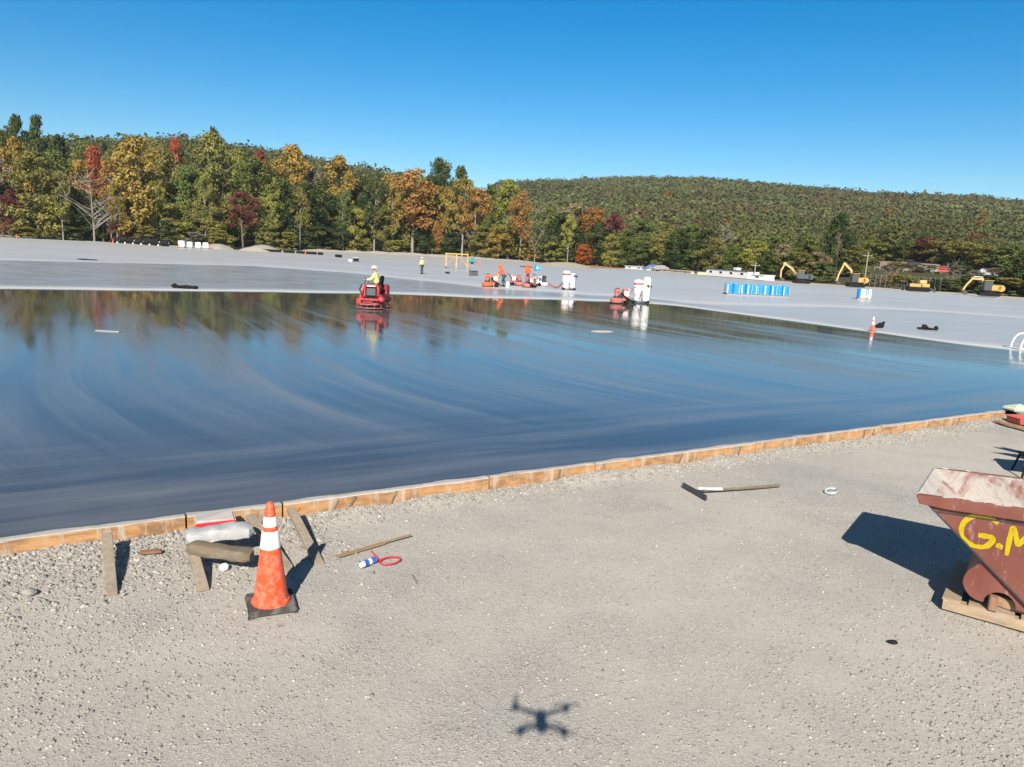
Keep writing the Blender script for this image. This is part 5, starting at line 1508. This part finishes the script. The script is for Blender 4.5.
# ------------------------------------------------------------------ slab edge: rolls, blocks, pipes, heaps
e0, e1 = G(116, 243.0, 0.1), G(165, 246.6, 0.1)
proto = None
for i in range(7):
    t = i / 6
    loc = e0.lerp(e1, t); loc.z = SLAB if False else 0.16
    lab = f'black plastic-wrapped roll at the slab edge, {["first", "second", "third", "fourth", "fifth", "sixth", "last"][i]} of the row'
    if proto is None:
        proto = thing('wrapped_roll', lab, 'roll', loc, .05, 'black wrapped rolls along the slab edge')
        m = MB(); m.cyl((-.78, 0, .62), (.78, 0, .62), .60, n=18); m.build('roll_body', paint('black_plastic', (0.010, 0.010, 0.011), 0.7, dirt=(.04,.04,.04), amount=0.15, spec=0.15), proto)
        m = MB(); m.cyl((.78, 0, .62), (.84, 0, .62), .2, n=12); m.cyl((-.84, 0, .62), (-.78, 0, .62), .2, n=12); m.build('core', WHITEP, proto)
    else:
        o = copy_tree(proto); o.location = loc; o['label'] = lab; o.rotation_euler.z = .05 + .2 * math.sin(i * 2.1); o.scale = (1, 1, 1.1 + .35 * ((i * 37) % 10) / 10)
    if i < 6:
        s_ = MB(); s_.box((0, 0, .17), (.3, .4, .34), None, .05); tag(s_.build('white_jug', WHITEP, None, e0.lerp(e1, t + 1 / 12) + Vector((0, -1.0, .06))), f'small white jug in front of the gap after the {["first", "second", "third", "fourth", "fifth", "sixth"][i]} black roll', 'jug', 'white jugs between the black rolls')
proto = None
for i, (px, py) in enumerate([(182.2, 247.6), (190.2, 248.0), (198.4, 248.4), (205.8, 248.8)]):
    q = G(px, py, SLAB)
    lab = f'white square tank on the slab edge, {["first", "second", "third", "last"][i]} in the row of four'
    if proto is None:
        proto = thing('white_tank', lab, 'tank', q, .05, 'white tanks along the slab edge')
        m = MB(); m.box((0, 0, .80), (1.35, 1.1, 1.3), None, .08); m.build('tank_body', WHITEP, proto)
        m = MB(); m.box((0, 0, .075), (1.4, 1.15, .15)); m.build('skid', DARKSTEEL, proto)
        m = MB(); m.cyl((0, 0, 1.45), (0, 0, 1.55), .2, n=12); m.build('cap', STEEL, proto)
    else:
        o = copy_tree(proto); o.location = q; o['label'] = lab; o.rotation_euler.z = .1 * i; o.scale = (.82, .82, .9)
def mound(px0, px1, py_base, py_top, mat, name, label, cat, seed, zb=0.0, lumps=0.2):
    a, b = G(px0, py_base, zb + .1), G(px1, py_base, zb + .1)
    c = (a + b) / 2
    w = (b - a).length
    dist = math.hypot(c.x, c.y)
    h = (py_base - py_top) / FPX * dist
    m = MB()
    K, R = 9, 26
    rings = []
    for i in range(K):
        t = i / (K - 1)
        rings.append([])
        for j in range(R):
            ang = 2 * PI * j / R
            rr = (1 - t) * w / 2
            nz = mnoise.noise(Vector((math.cos(ang) * (1 - t) * 2.2 + seed, math.sin(ang) * (1 - t) * 2.2, seed)))
            rings[-1].append(m.bm.verts.new((math.cos(ang) * rr * (1 + lumps * nz), math.sin(ang) * rr * .7 * (1 + lumps * nz), h * math.sin(min(1, t * 1.05) * PI / 2) * (1 + lumps * nz) - .15)))
    for r0, r1 in zip(rings, rings[1:]):
        for j in range(R):
            m.bm.faces.new((r0[j], r0[(j + 1) % R], r1[(j + 1) % R], r1[j]))
    return tag(m.build(name, mat, None, (c.x, c.y + w * .35, zb)), label, cat)
mound(201, 218, 249, 243, STONEP, 'boulder_heap', 'pale boulder heap behind the last white tank', 'boulder', 3.3)
mound(244, 266, 251.5, 244.5, STONEP, 'stone_heap', 'grey stone heap on the slab edge below the dark green bushes', 'stone heap', 7.7)
mound(551, 577, 267, 261.5, GRAVELTAN, 'gravel_pile', 'small tan gravel pile right of the light blue tank', 'gravel pile', 9.1)
mound(585, 612, 268.5, 265.5, paint('leaf_litter_soil', (0.30, 0.15, 0.06), .95, amount=.4, scale=1.5), 'soil_pile', 'low rust-brown soil pile below the bright orange maple', 'soil pile', 2.2)
proto = None
for i, (a, b) in enumerate([((219, 248.6), (231, 249.4)), ((233.5, 249.6), (243, 250.0)), ((262, 251.4), (281, 252.4)), ((284, 252.6), (294, 253.2)), ((297, 253.4), (316, 254.6)), ((318, 254.8), (323, 255.0)), ((336, 257.2), (341, 257.6))]):
    p0, p1 = G(*a, SLAB), G(*b, SLAB); c0 = (p0 + p1) / 2
    m = MB(); m.cyl(p0 - c0 + UZ * .28, p1 - c0 + UZ * .28, .27, n=12)
    tag(m.build('black_pipe', BLACK, None, c0), 'black pipe lying on the slab edge, ' + ['left of the stone heap', 'just touching the stone heap', 'first right of the stone heap', 'short, before the red-orange cone', 'behind the red-orange cone', 'stubby, after the red-orange cone', 'alone in front of the tan berm'][i], 'pipe', 'black pipes along the slab edge')
# dirt berm beyond the slab
bv = []
bx = [(300, 252.6), (310, 253.2), (320, 254.0), (360, 256), (412, 257.5), (460, 259.5), (512, 262), (545, 264.5)]
m = MB(); prev = None
for i in range(60):
    t = i / 59 * (len(bx) - 1); k = min(int(t), len(bx) - 2); f = t - k
    px, py = bx[k][0] * (1 - f) + bx[k + 1][0] * f, bx[k][1] * (1 - f) + bx[k + 1][1] * f
    v = ray(px, py); az = math.atan2(v.x, v.y); d = bank(az) - 4
    e = math.sin(PI * i / 59) ** .4
    ring = []
    for (dd, hh) in ((-5, -.2), (-2.6, .7), (-.6, 1.25), (.8, 1.3), (2.5, .7), (4.5, -.2)):
        h_ = (hh + .2) * .62 * e * (1 + .35 * mnoise.noise(Vector((px / 12, dd * .3, 1)))) - .2
        ring.append(m.bm.verts.new(((d + dd) * math.sin(az), (d + dd) * math.cos(az), h_)))
    if prev:
        for q_ in range(5):
            m.bm.faces.new((prev[q_], prev[q_ + 1], ring[q_ + 1], ring[q_]))
    prev = ring
tag(m.build('dirt_berm', paint('pale_dirt', (0.40, 0.36, 0.31), .95, amount=.4, scale=.8, bump=.8)), kind='structure')

# ------------------------------------------------------------------ buildings, trailers, poles on the far side
def far_spot(px, extra=0.0, z=None):
    v = ray(px, 270); az = math.atan2(v.x, v.y); d = bank(az) + extra
    return Vector((d * math.sin(az), d * math.cos(az), 0.0)), az, d
def trailer(px0, px1, py_top, label, wallm, roofm, nwin, extra=-4, cat='trailer', roofvent=True, name='site_trailer'):
    a, az0, d0 = far_spot(px0, extra); b, az1, d1 = far_spot(px1, extra)
    c = (a + b) / 2; L = (b - a).length
    pm = (px0 + px1) / 2
    rt_ = ray(pm, py_top)
    H_ = CAM_H + rt_.z / math.hypot(rt_.x, rt_.y) * math.hypot(c.x, c.y)
    r = thing(name, label, cat, (c.x, c.y, 0), math.atan2(b.y - a.y, b.x - a.x))
    m = MB(); m.box((0, 0, H_ * .5), (L, 2.6, H_ * .92), None, .03); m.build('wall', wallm, r)
    m = MB(); m.box((0, 0, H_ * .98), (L + .2, 2.9, .12), None, .03); m.build('roof', roofm, r)
    for k in range(nwin):
        x = -L / 2 + L * (k + .5) / nwin
        m = MB(); m.box((x, -1.315, H_ * .62), (1.0, .05, H_ * .3)); w = m.build('window', WHITEP, r)
        m = MB(); m.box((x, -1.345, H_ * .62), (.85, .03, H_ * .24)); m.build('pane', GLASS, w)
    if roofvent:
        m = MB(); m.box((L * .12, 0, H_ + .25), (1.1, 1.0, .5), None, .05); m.build('roof_vent', WHITEP, r)
    return r
trailer(712, 754, 270.0, 'long white site trailer with a dark roof beyond the drums', WHITEP, DARKSTEEL, 4)
trailer(757, 770, 275.0, 'short white box trailer right of the long white trailer', WHITEP, WHITEP, 1, -5, roofvent=False)
trailer(665, 697, 270.5, 'low cream site building with small dark windows', paint('cream_cladding', (0.62, 0.52, 0.38), .7), paint('tan_roof', (0.5, 0.44, 0.36), .8), 3, roofvent=False, name='site_building', cat='building')
trailer(700, 704, 271.5, 'narrow cream shed right of the low cream building', paint('cream_cladding', (0.62, 0.52, 0.38), .7), STEEL, 1, roofvent=False, name='shed', cat='shed')
trailer(629, 648, 266.5, 'white shed with flat roof between the trees and the slab', WHITEP, WHITEP, 2, -3, roofvent=False, name='shed', cat='shed')
def pole(px, top, label, extra, r=.13):
    a, az, d = far_spot(px, extra); rt_ = ray(px, top); z0 = hill_height(az, d) if extra > 0 else 0
    H_ = CAM_H + rt_.z / math.hypot(rt_.x, rt_.y) * d - z0
    m = MB(); m.cyl((0, 0, -.2), (0, 0, H_), r, r * .8, 10); m.bar((-.8, 0, H_ - .6), (.8, 0, H_ - .6), .1, .1); m.cyl((-.7, 0, H_ - .55), (-.7, 0, H_ - .4), .05, n=8); m.cyl((.7, 0, H_ - .55), (.7, 0, H_ - .4), .05, n=8)
    tag(m.build('utility_pole', PALE_BARK, None, (a.x, a.y, z0)), label, 'pole')
pole(755, 262, 'thin grey pole between the two white trailers', -5, .12)
pole(866, 252, 'thin pale utility pole right of the raised-boom excavator', 3, .12)

# vehicles
def car(label, px, py, name, mat, rz, style='car', on_bank=True, extra=15.0, cat='car'):
    a, az, d = far_spot(px, extra)
    z0 = hill_height(az, d) + .05 if on_bank else 0.0
    r = thing(name, label, cat, (a.x, a.y, z0), rz)
    if style == 'van':
        body = [(-2.5, .45), (2.4, .45), (2.5, 1.0), (2.2, 1.15), (1.6, 1.95), (-2.45, 2.0)]
        wins = [[(1.0, 1.2), (1.95, 1.2), (1.5, 1.8), (1.0, 1.8)]]
    elif style == 'pickup':
        body = [(-2.6, .5), (2.5, .5), (2.55, 1.0), (1.2, 1.12), (.6, 1.75), (-.6, 1.78), (-.75, 1.12), (-2.6, 1.12)]
        wins = [[(-.5, 1.18), (.9, 1.18), (.5, 1.66), (-.5, 1.66)]]
    else:
        body = [(-2.2, .4), (2.15, .4), (2.2, .78), (1.2, .95), (.5, 1.42), (-1.1, 1.45), (-1.9, 1.0), (-2.2, .9)]
        wins = [[(-1.3, 1.0), (-.15, 1.0), (-.15, 1.36), (-.95, 1.36)], [(-.05, 1.0), (.95, 1.0), (.4, 1.35), (-.05, 1.36)]]
    m = MB(); m.prism(body, (0, -.88, 0), (1, 0, 0), (0, 0, 1), (0, 1.76, 0)); m.build('body', mat, r, bevel=.06)
    for w in wins:
        m = MB(); m.prism(w, (0, -.90, 0), (1, 0, 0), (0, 0, 1), (0, .03, 0)); m.build('window', GLASS, r)
    for sx in (-1.4, 1.4):
        for sy in (-.8, .8):
            m = MB(); m.cyl((sx, sy - .1, .36), (sx, sy + .1, .36), .36, n=16); w = m.build('wheel', BLACK, r)
            m = MB(); m.cyl((sx, sy - .12, .36), (sx, sy + .12, .36), .18, n=12); m.build('rim', STEEL, w)
    for sx in (-2.2, 2.2):
        m = MB(); m.box((sx * 1.01, -.6, .75), (.05, .3, .14)); m.build('lamp', WHITEP if sx > 0 else REDP, r)
    return r
car('dark navy car parked high on the reddish bank', 911, 266, 'parked_car', paint('navy_car_paint', (0.02, 0.025, 0.07), .25, amount=.1), 2.9, 'car', True, 66)
car('white van parked on the bank road left of the red pickup', 926, 272, 'parked_van', paint('white_car_paint', (0.40, 0.43, 0.48), .3, amount=.1), 2.0, 'van', True, 50, 'van')
car('bright red pickup parked on the bank road', 944, 274, 'parked_pickup', paint('red_car_paint', (0.5, 0.03, 0.04), .3, amount=.1), 2.35, 'pickup', True, 50, 'pickup')
car('white pickup parked behind the round-backed excavator', 985, 278, 'parked_pickup', paint('white_car_paint', (0.68, 0.70, 0.74), .3), 2.6, 'pickup', True, 50, 'pickup')
car('small blue car parked beside the white shed', 651, 270, 'parked_car', paint('blue_car_paint', (0.06, 0.12, 0.3), .3), 2.95, 'car', False, -7)
car('grey car parked right of the small blue car', 659, 270, 'parked_car', paint('grey_car_paint', (0.25, 0.26, 0.28), .3), 2.95, 'car', False, -6)
# bank road and bare dirt above it
def bank_strip(az0, az1, e0_, e1_, zo, name, mat):
    vs, n1, n2 = [], 50, 8
    for i in range(n1):
        az = rad(az0) + (rad(az1) - rad(az0)) * i / (n1 - 1)
        for j in range(n2):
            d = bank(az) + e0_ + (e1_ - e0_) * j / (n2 - 1)
            vs.append((d * math.sin(az), d * math.cos(az), hill_height(az, d) + zo))
    ids_ = np.arange(n1 * n2).reshape(n1, n2)
    ff = np.stack([ids_[:-1, :-1], ids_[:-1, 1:], ids_[1:, 1:], ids_[1:, :-1]], -1).reshape(-1)
    return tag(link_mesh(name, np_mesh(name, vs, ff, 4, mat, True)), kind='structure')
bank_strip(24.5, 40, 44, 56, .10, 'road', paint('pale_asphalt', (0.30, 0.29, 0.28), .9))
bank_strip(25.8, 29.2, 60, 80, .14, 'dirt_bank', paint('pinkish_dirt', (0.27, 0.19, 0.145), .95, amount=.4, scale=.7))
bank_strip(12, 40, -6, 3, .12, 'grass_verge', paint('dry_verge', (0.20, 0.18, 0.09), .95, dirt=(.3, .26, .18), amount=.6, scale=.5))
# guard rail and wire fence
m = MB(); rail_pts = []
for i in range(30):
    az = rad(25.5 + 6.5 * i / 29); d = bank(az) + 42
    rail_pts.append(Vector((d * math.sin(az), d * math.cos(az), hill_height(az, d) + .75)))
o0 = rail_pts[0].copy()
rt = thing('guard_rail', 'pale grey guard rail along the bank road', 'guard rail', (o0.x, o0.y, o0.z - .75))
o0.z -= .75
for a_, b_ in zip(rail_pts, rail_pts[1:]):
    m.bar(a_ - o0, b_ - o0, .06, .2)
m.build('rail', paint('rusty_rail', (0.27, 0.24, 0.21), .7, .2, amount=.4), rt)
for p in rail_pts[::2]:
    m = MB(); m.box(p - o0 + Vector((0, .08, -.35)), (.12, .12, .9)); m.build('post', PALE_BARK, rt)
fr = []
for i in range(15):
    az = rad(25 + 4.6 * i / 14); d = bank(az) + 3.5
    fr.append(Vector((d * math.sin(az), d * math.cos(az), hill_height(az, d))))
o0 = fr[0].copy(); rt = thing('wire_fence', 'wire fence with thin grey posts right of the raised-boom excavator', 'fence', o0)
for p in fr:
    m = MB(); m.cyl(p - o0 - UZ * .1, p - o0 + UZ * 2.2, .05, n=8); m.build('post', STEEL, rt)
m = MB()
for a_, b_ in zip(fr, fr[1:]):
    for z in (.4, .8, 1.2, 1.6, 2.1):
        m.bar(a_ - o0 + UZ * z, b_ - o0 + UZ * z, .02, .02)
m.build('wires', STEEL, rt)

# ------------------------------------------------------------------ excavators and bulldozer
def excavator(label, px, py, rz, boom, stick, sc, housem, d):
    """boom / stick: polylines in the local x-z plane (boom points along +x)."""
    v = ray(px, py); h = math.hypot(v.x, v.y)
    loc = Vector((v.x / h * d, v.y / h * d, 0.10))
    r = thing('excavator', label, 'excavator', loc, rz, 'excavators beyond the slab')
    for s in (-1, 1):
        m = MB()
        pr = [(-1.35, .22), (-1.2, .05), (1.2, .05), (1.4, .22), (1.4, .48), (1.2, .66), (-1.2, .66), (-1.4, .48)]
        m.prism(pr, (0, s * .95 - .25, 0), (1, 0, 0), (0, 0, 1), (0, .5, 0)); m.build('track', BLACK, r)
    m = MB(); m.box((0, 0, .55), (1.2, 1.5, .25)); m.cyl((0, 0, .65), (0, 0, .85), .5, n=18); m.build('undercarriage', DARKSTEEL, r)
    m = MB(); m.box((-.65, .0, 1.30), (1.7, 2.0, .85), None, .10); m.build('house', housem, r)
    m = MB(); m.cyl((-1.40, -1.0, 1.30), (-1.40, 1.0, 1.30), .48, n=18); m.build('counterweight', housem, r)
    m = MB(); m.box((.35, .62, 1.62), (1.15, .85, 1.5), None, .08); cab_ = m.build('cab', housem if housem is not YELLOWP else DARKSTEEL, r)
    m = MB(); m.box((.40, .19, 1.85), (.85, .02, .75)); m.build('window', GLASS, cab_)
    m = MB(); m.box((.935, .62, 1.75), (.02, .65, .9)); m.build('window', GLASS, cab_)
    m = MB(); m.box((.30, .62, 2.40), (1.3, 1.0, .08), None, .02); m.build('cab_roof', YELLOWP, cab_)
    m = MB()
    for a_, b_ in zip(boom, boom[1:]):
        m.bar((a_[0], -.15, a_[1]), (b_[0], -.15, b_[1]), .30, .42, (0, 1, 0))
        m.cyl((b_[0], -.33, b_[1]), (b_[0], .03, b_[1]), .2, n=12)
    m.build('boom', PALEYELLOW, r)
    m = MB()
    for a_, b_ in zip(stick, stick[1:]):
        m.bar((a_[0], -.15, a_[1]), (b_[0], -.15, b_[1]), .24, .32, (0, 1, 0))
    m.build('stick', PALEYELLOW, r)
    mid = boom[len(boom) // 2]
    m = MB(); m.tube([(.6, .05, 1.0), (mid[0] * .85, .05, mid[1] * .9)], .07, 8); m.tube([(mid[0], .05, mid[1] + .3), (boom[-1][0] * .97, .05, boom[-1][1] + .3)], .06, 8); m.build('hydraulic_ram', STEEL, r)
    e = stick[-1]
    m = MB(); m.prism([(0, .1), (.12, -.25), (-.15, -.6), (-.6, -.62), (-.75, -.3), (-.35, .05)], (e[0], -.6, e[1]), (1, 0, 0), (0, 0, 1), (0, .9, 0)); m.build('bucket', DARKSTEEL, r, bevel=.03)
    r.scale = (sc, sc, sc)
    return r
excavator('yellow excavator with dark house, boom reaching left above the ground', 801, 283, 3.02, [(.5, 1.1), (1.8, 2.6), (3.3, 3.55)], [(3.1, 3.7), (3.75, 2.2), (3.7, .9)], .88, paint('dark_house_paint', (0.06, 0.065, 0.08), .5), 129)
excavator('yellow excavator with raised folded boom beside the utility pole', 855, 286.5, 3.0, [(.5, 1.1), (.95, 2.9), (2.2, 4.0)], [(2.15, 4.2), (2.9, 2.2), (3.2, .9)], .88, YELLOWP, 126)
excavator('yellow round-backed excavator with boom bent low, far right', 988, 297.5, 2.75, [(.4, 1.2), (1.1, 2.55), (2.4, 2.6)], [(2.3, 2.75), (3.1, 1.6), (3.5, .7)], .9, YELLOWP, 122)
v = ray(917, 293); h = math.hypot(v.x, v.y)
rt = thing('bulldozer', 'low yellow bulldozer parked between the excavators and the bank', 'bulldozer', (v.x / h * 123, v.y / h * 123, .1), 2.8)
for s in (-.8, .8):
    m = MB(); m.prism([(-1.5, .2), (-1.3, .05), (1.3, .05), (1.5, .2), (1.5, .5), (1.3, .7), (-1.3, .7), (-1.5, .5)], (0, s - .22, 0), (1, 0, 0), (0, 0, 1), (0, .44, 0)); m.build('track', BLACK, rt)
m = MB(); m.box((.3, 0, .85), (1.7, .95, .6), None, .06); m.box((-.9, 0, .95), (1.0, 1.5, .5), None, .06); m.build('body', YELLOWP, rt)
m = MB(); m.box((-.55, 0, 1.45), (.9, 1.1, .5), None, .05); m.build('cab', PALEYELLOW, rt)
m = MB(); m.box((-.55, -.56, 1.48), (.6, .02, .3)); m.build('window', GLASS, rt)
m = MB(); m.prism([(0, 0), (.12, .1), (.05, .5), (.15, .9), (.22, .9), (.15, .5), (.22, .05)], (1.75, -1.25, .05), (1, 0, 0), (0, 0, 1), (0, 2.5, 0)); m.build('blade', DARKSTEEL, rt)
m = MB(); m.bar((-1.5, 0, .6), (-2.2, 0, .3), .3, .2); m.box((-2.2, 0, .35), (.15, .6, .7)); m.build('ripper', DARKSTEEL, rt)

# ------------------------------------------------------------------ the drone that took the picture (its shadow lies on the gravel)
dr = thing('drone', 'small grey quadcopter hovering, its shadow on the gravel', 'drone', CAM + Vector((0.0, -.055, .012)), 0.03)
DG = paint('drone_grey', (0.12, 0.12, 0.13), .5, amount=.05)
m = MB(); m.box((0, -.095, .02), (.08, .21, .07), None, .02); m.build('body', DG, dr)
for sx in (-1, 1):
    for (y0, y1, x1, z1) in ((-.02, .015, .185, .03), (-.15, -.215, .15, .0)):
        m = MB(); m.tube([(sx * .04, y0, .025), (sx * x1, y1, z1 + .02)], [.015, .011], 8); m.cyl((sx * x1, y1, z1), (sx * x1, y1, z1 + .05), .021, n=12); arm = m.build('arm', DG, dr)
        a = {(-1, .185): 1.45, (1, .185): .12, (-1, .15): .75, (1, .15): 2.4}[(sx, x1)]
        m = MB(); m.bar((sx * x1 - .10 * math.cos(a), y1 - .10 * math.sin(a), z1 + .052), (sx * x1 + .10 * math.cos(a), y1 + .10 * math.sin(a), z1 + .052), .018, .003); m.build('propeller', BLACK, arm)

# ------------------------------------------------------------------ crushed stone lying on the ground (nobody could count it)
def stones():
    rs = np.random.default_rng(4)
    V, Fs, Cc = [], [], []
    ico = bmesh.new(); bmesh.ops.create_icosphere(ico, subdivisions=1, radius=1)
    iv = np.array([v.co[:] for v in ico.verts]); iff = np.array([[v.index for v in f.verts] for f in ico.faces]); ico.free()
    variants = []
    for k in range(12):
        d = iv * (0.75 + 0.5 * rs.random((len(iv), 1)))
        d = d * np.array([1, 0.62 + .3 * rs.random(), 0.45 + .3 * rs.random()])
        variants.append(d)
    pts = []
    def add(n, ugen, vgen, smin, smax):
        for _ in range(n):
            u, v_ = ugen(), vgen()
            p = form(u, v_)
            pts.append((p.x, p.y, smin + (smax - smin) * rs.random() ** 3))
    # band spilled along the form
    add(9000, lambda: rs.uniform(-3, 19), lambda: -0.0 - abs(rs.normal()) * 0.22, .008, .032)
    add(6500, lambda: rs.uniform(-4, 3.2), lambda: -0.02 - abs(rs.normal()) * 0.75, .009, .034)
    # general scatter, coarser at left and lower right
    n_ = 0
    while n_ < 62000:
        x, y = rs.uniform(-5.5, 6.5), rs.uniform(3.2, 11)
        vv = (Vector((x, y, 0)) - BASE).dot(BN)
        if vv > -.02:
            continue
        den = 0.16 + 0.75 * math.exp(-((x + 4.0) / 1.9) ** 2) + 0.65 * math.exp(-((x - 3.6) / 1.4) ** 2 - ((y - 4.2) / 1.6) ** 2) + .45 * max(0, mnoise.noise(Vector((x * .7, y * .7, 5))))
        if y > 7.5:
            den *= .6
        if rs.random() < den:
            pts.append((x, y, .0035 + .015 * rs.random() ** 5)); n_ += 1
    PALS = np.array([(0.41, 0.385, 0.35), (0.34, 0.32, 0.29), (0.52, 0.49, 0.455), (0.38, 0.34, 0.29), (0.33, 0.31, 0.29), (0.44, 0.42, 0.395)])
    pw = np.array([.27, .24, .10, .12, .15, .12])
    base = 0
    for (x, y, s) in pts:
        d = variants[rs.integers(12)]
        a = rs.random() * 6.283
        ca, sa = math.cos(a), math.sin(a)
        tl = rs.normal(scale=.35)
        q = d * s * np.array([1, 1, .85])
        z = q[:, 2] + tl * q[:, 0]
        q = np.stack([q[:, 0] * ca - q[:, 1] * sa + x, q[:, 0] * sa + q[:, 1] * ca + y, z + s * .06 + ground_height(x, y)], 1)
        V.append(q); Fs.append(iff + base); base += len(iv)
        c = PALS[rs.choice(6, p=pw)] * (.62 + .34 * rs.random())
        Cc.append(np.repeat(c[None], len(iv), 0))
    return np.concatenate(V), np.concatenate(Fs).ravel(), np.concatenate(Cc)
SV, SF, SC = stones()
n = N('crushed_stone')
smat = n.set(color=n.attr('tone', 'Color'), rough=.9, spec=.2, normal=n.bump(n.noise(n.coord(), 90, 4, .7), .4, .004))
so = link_mesh('gravel', np_mesh('gravel', SV, SF, 3, smat, False, None, SC))
tag(so, 'loose crushed grey stone scattered over the ground', 'gravel', kind='stuff')


# ------------------------------------------------------------------ thin haze over the whole site
hz = MB(); hz.box((0, 600, 73), (2300, 1500, 154))
HZ = bpy.data.materials.new('haze_air'); HZ.use_nodes = True
ht = HZ.node_tree
for nd_ in list(ht.nodes):
    if nd_.type == 'BSDF_PRINCIPLED':
        ht.nodes.remove(nd_)
pv = ht.nodes.new('ShaderNodeVolumePrincipled')
pv.inputs['Color'].default_value = (0.85, 0.90, 1.0, 1)
pv.inputs['Density'].default_value = 0.0001
pv.inputs['Anisotropy'].default_value = 0.0
ht.links.new(pv.outputs[0], ht.nodes['Material Output'].inputs['Volume'])
tag(hz.build('haze', HZ, smooth=False), 'thin pale haze over the far woods', 'haze', kind='stuff')
print('all done', max(v[2] for v in hv))
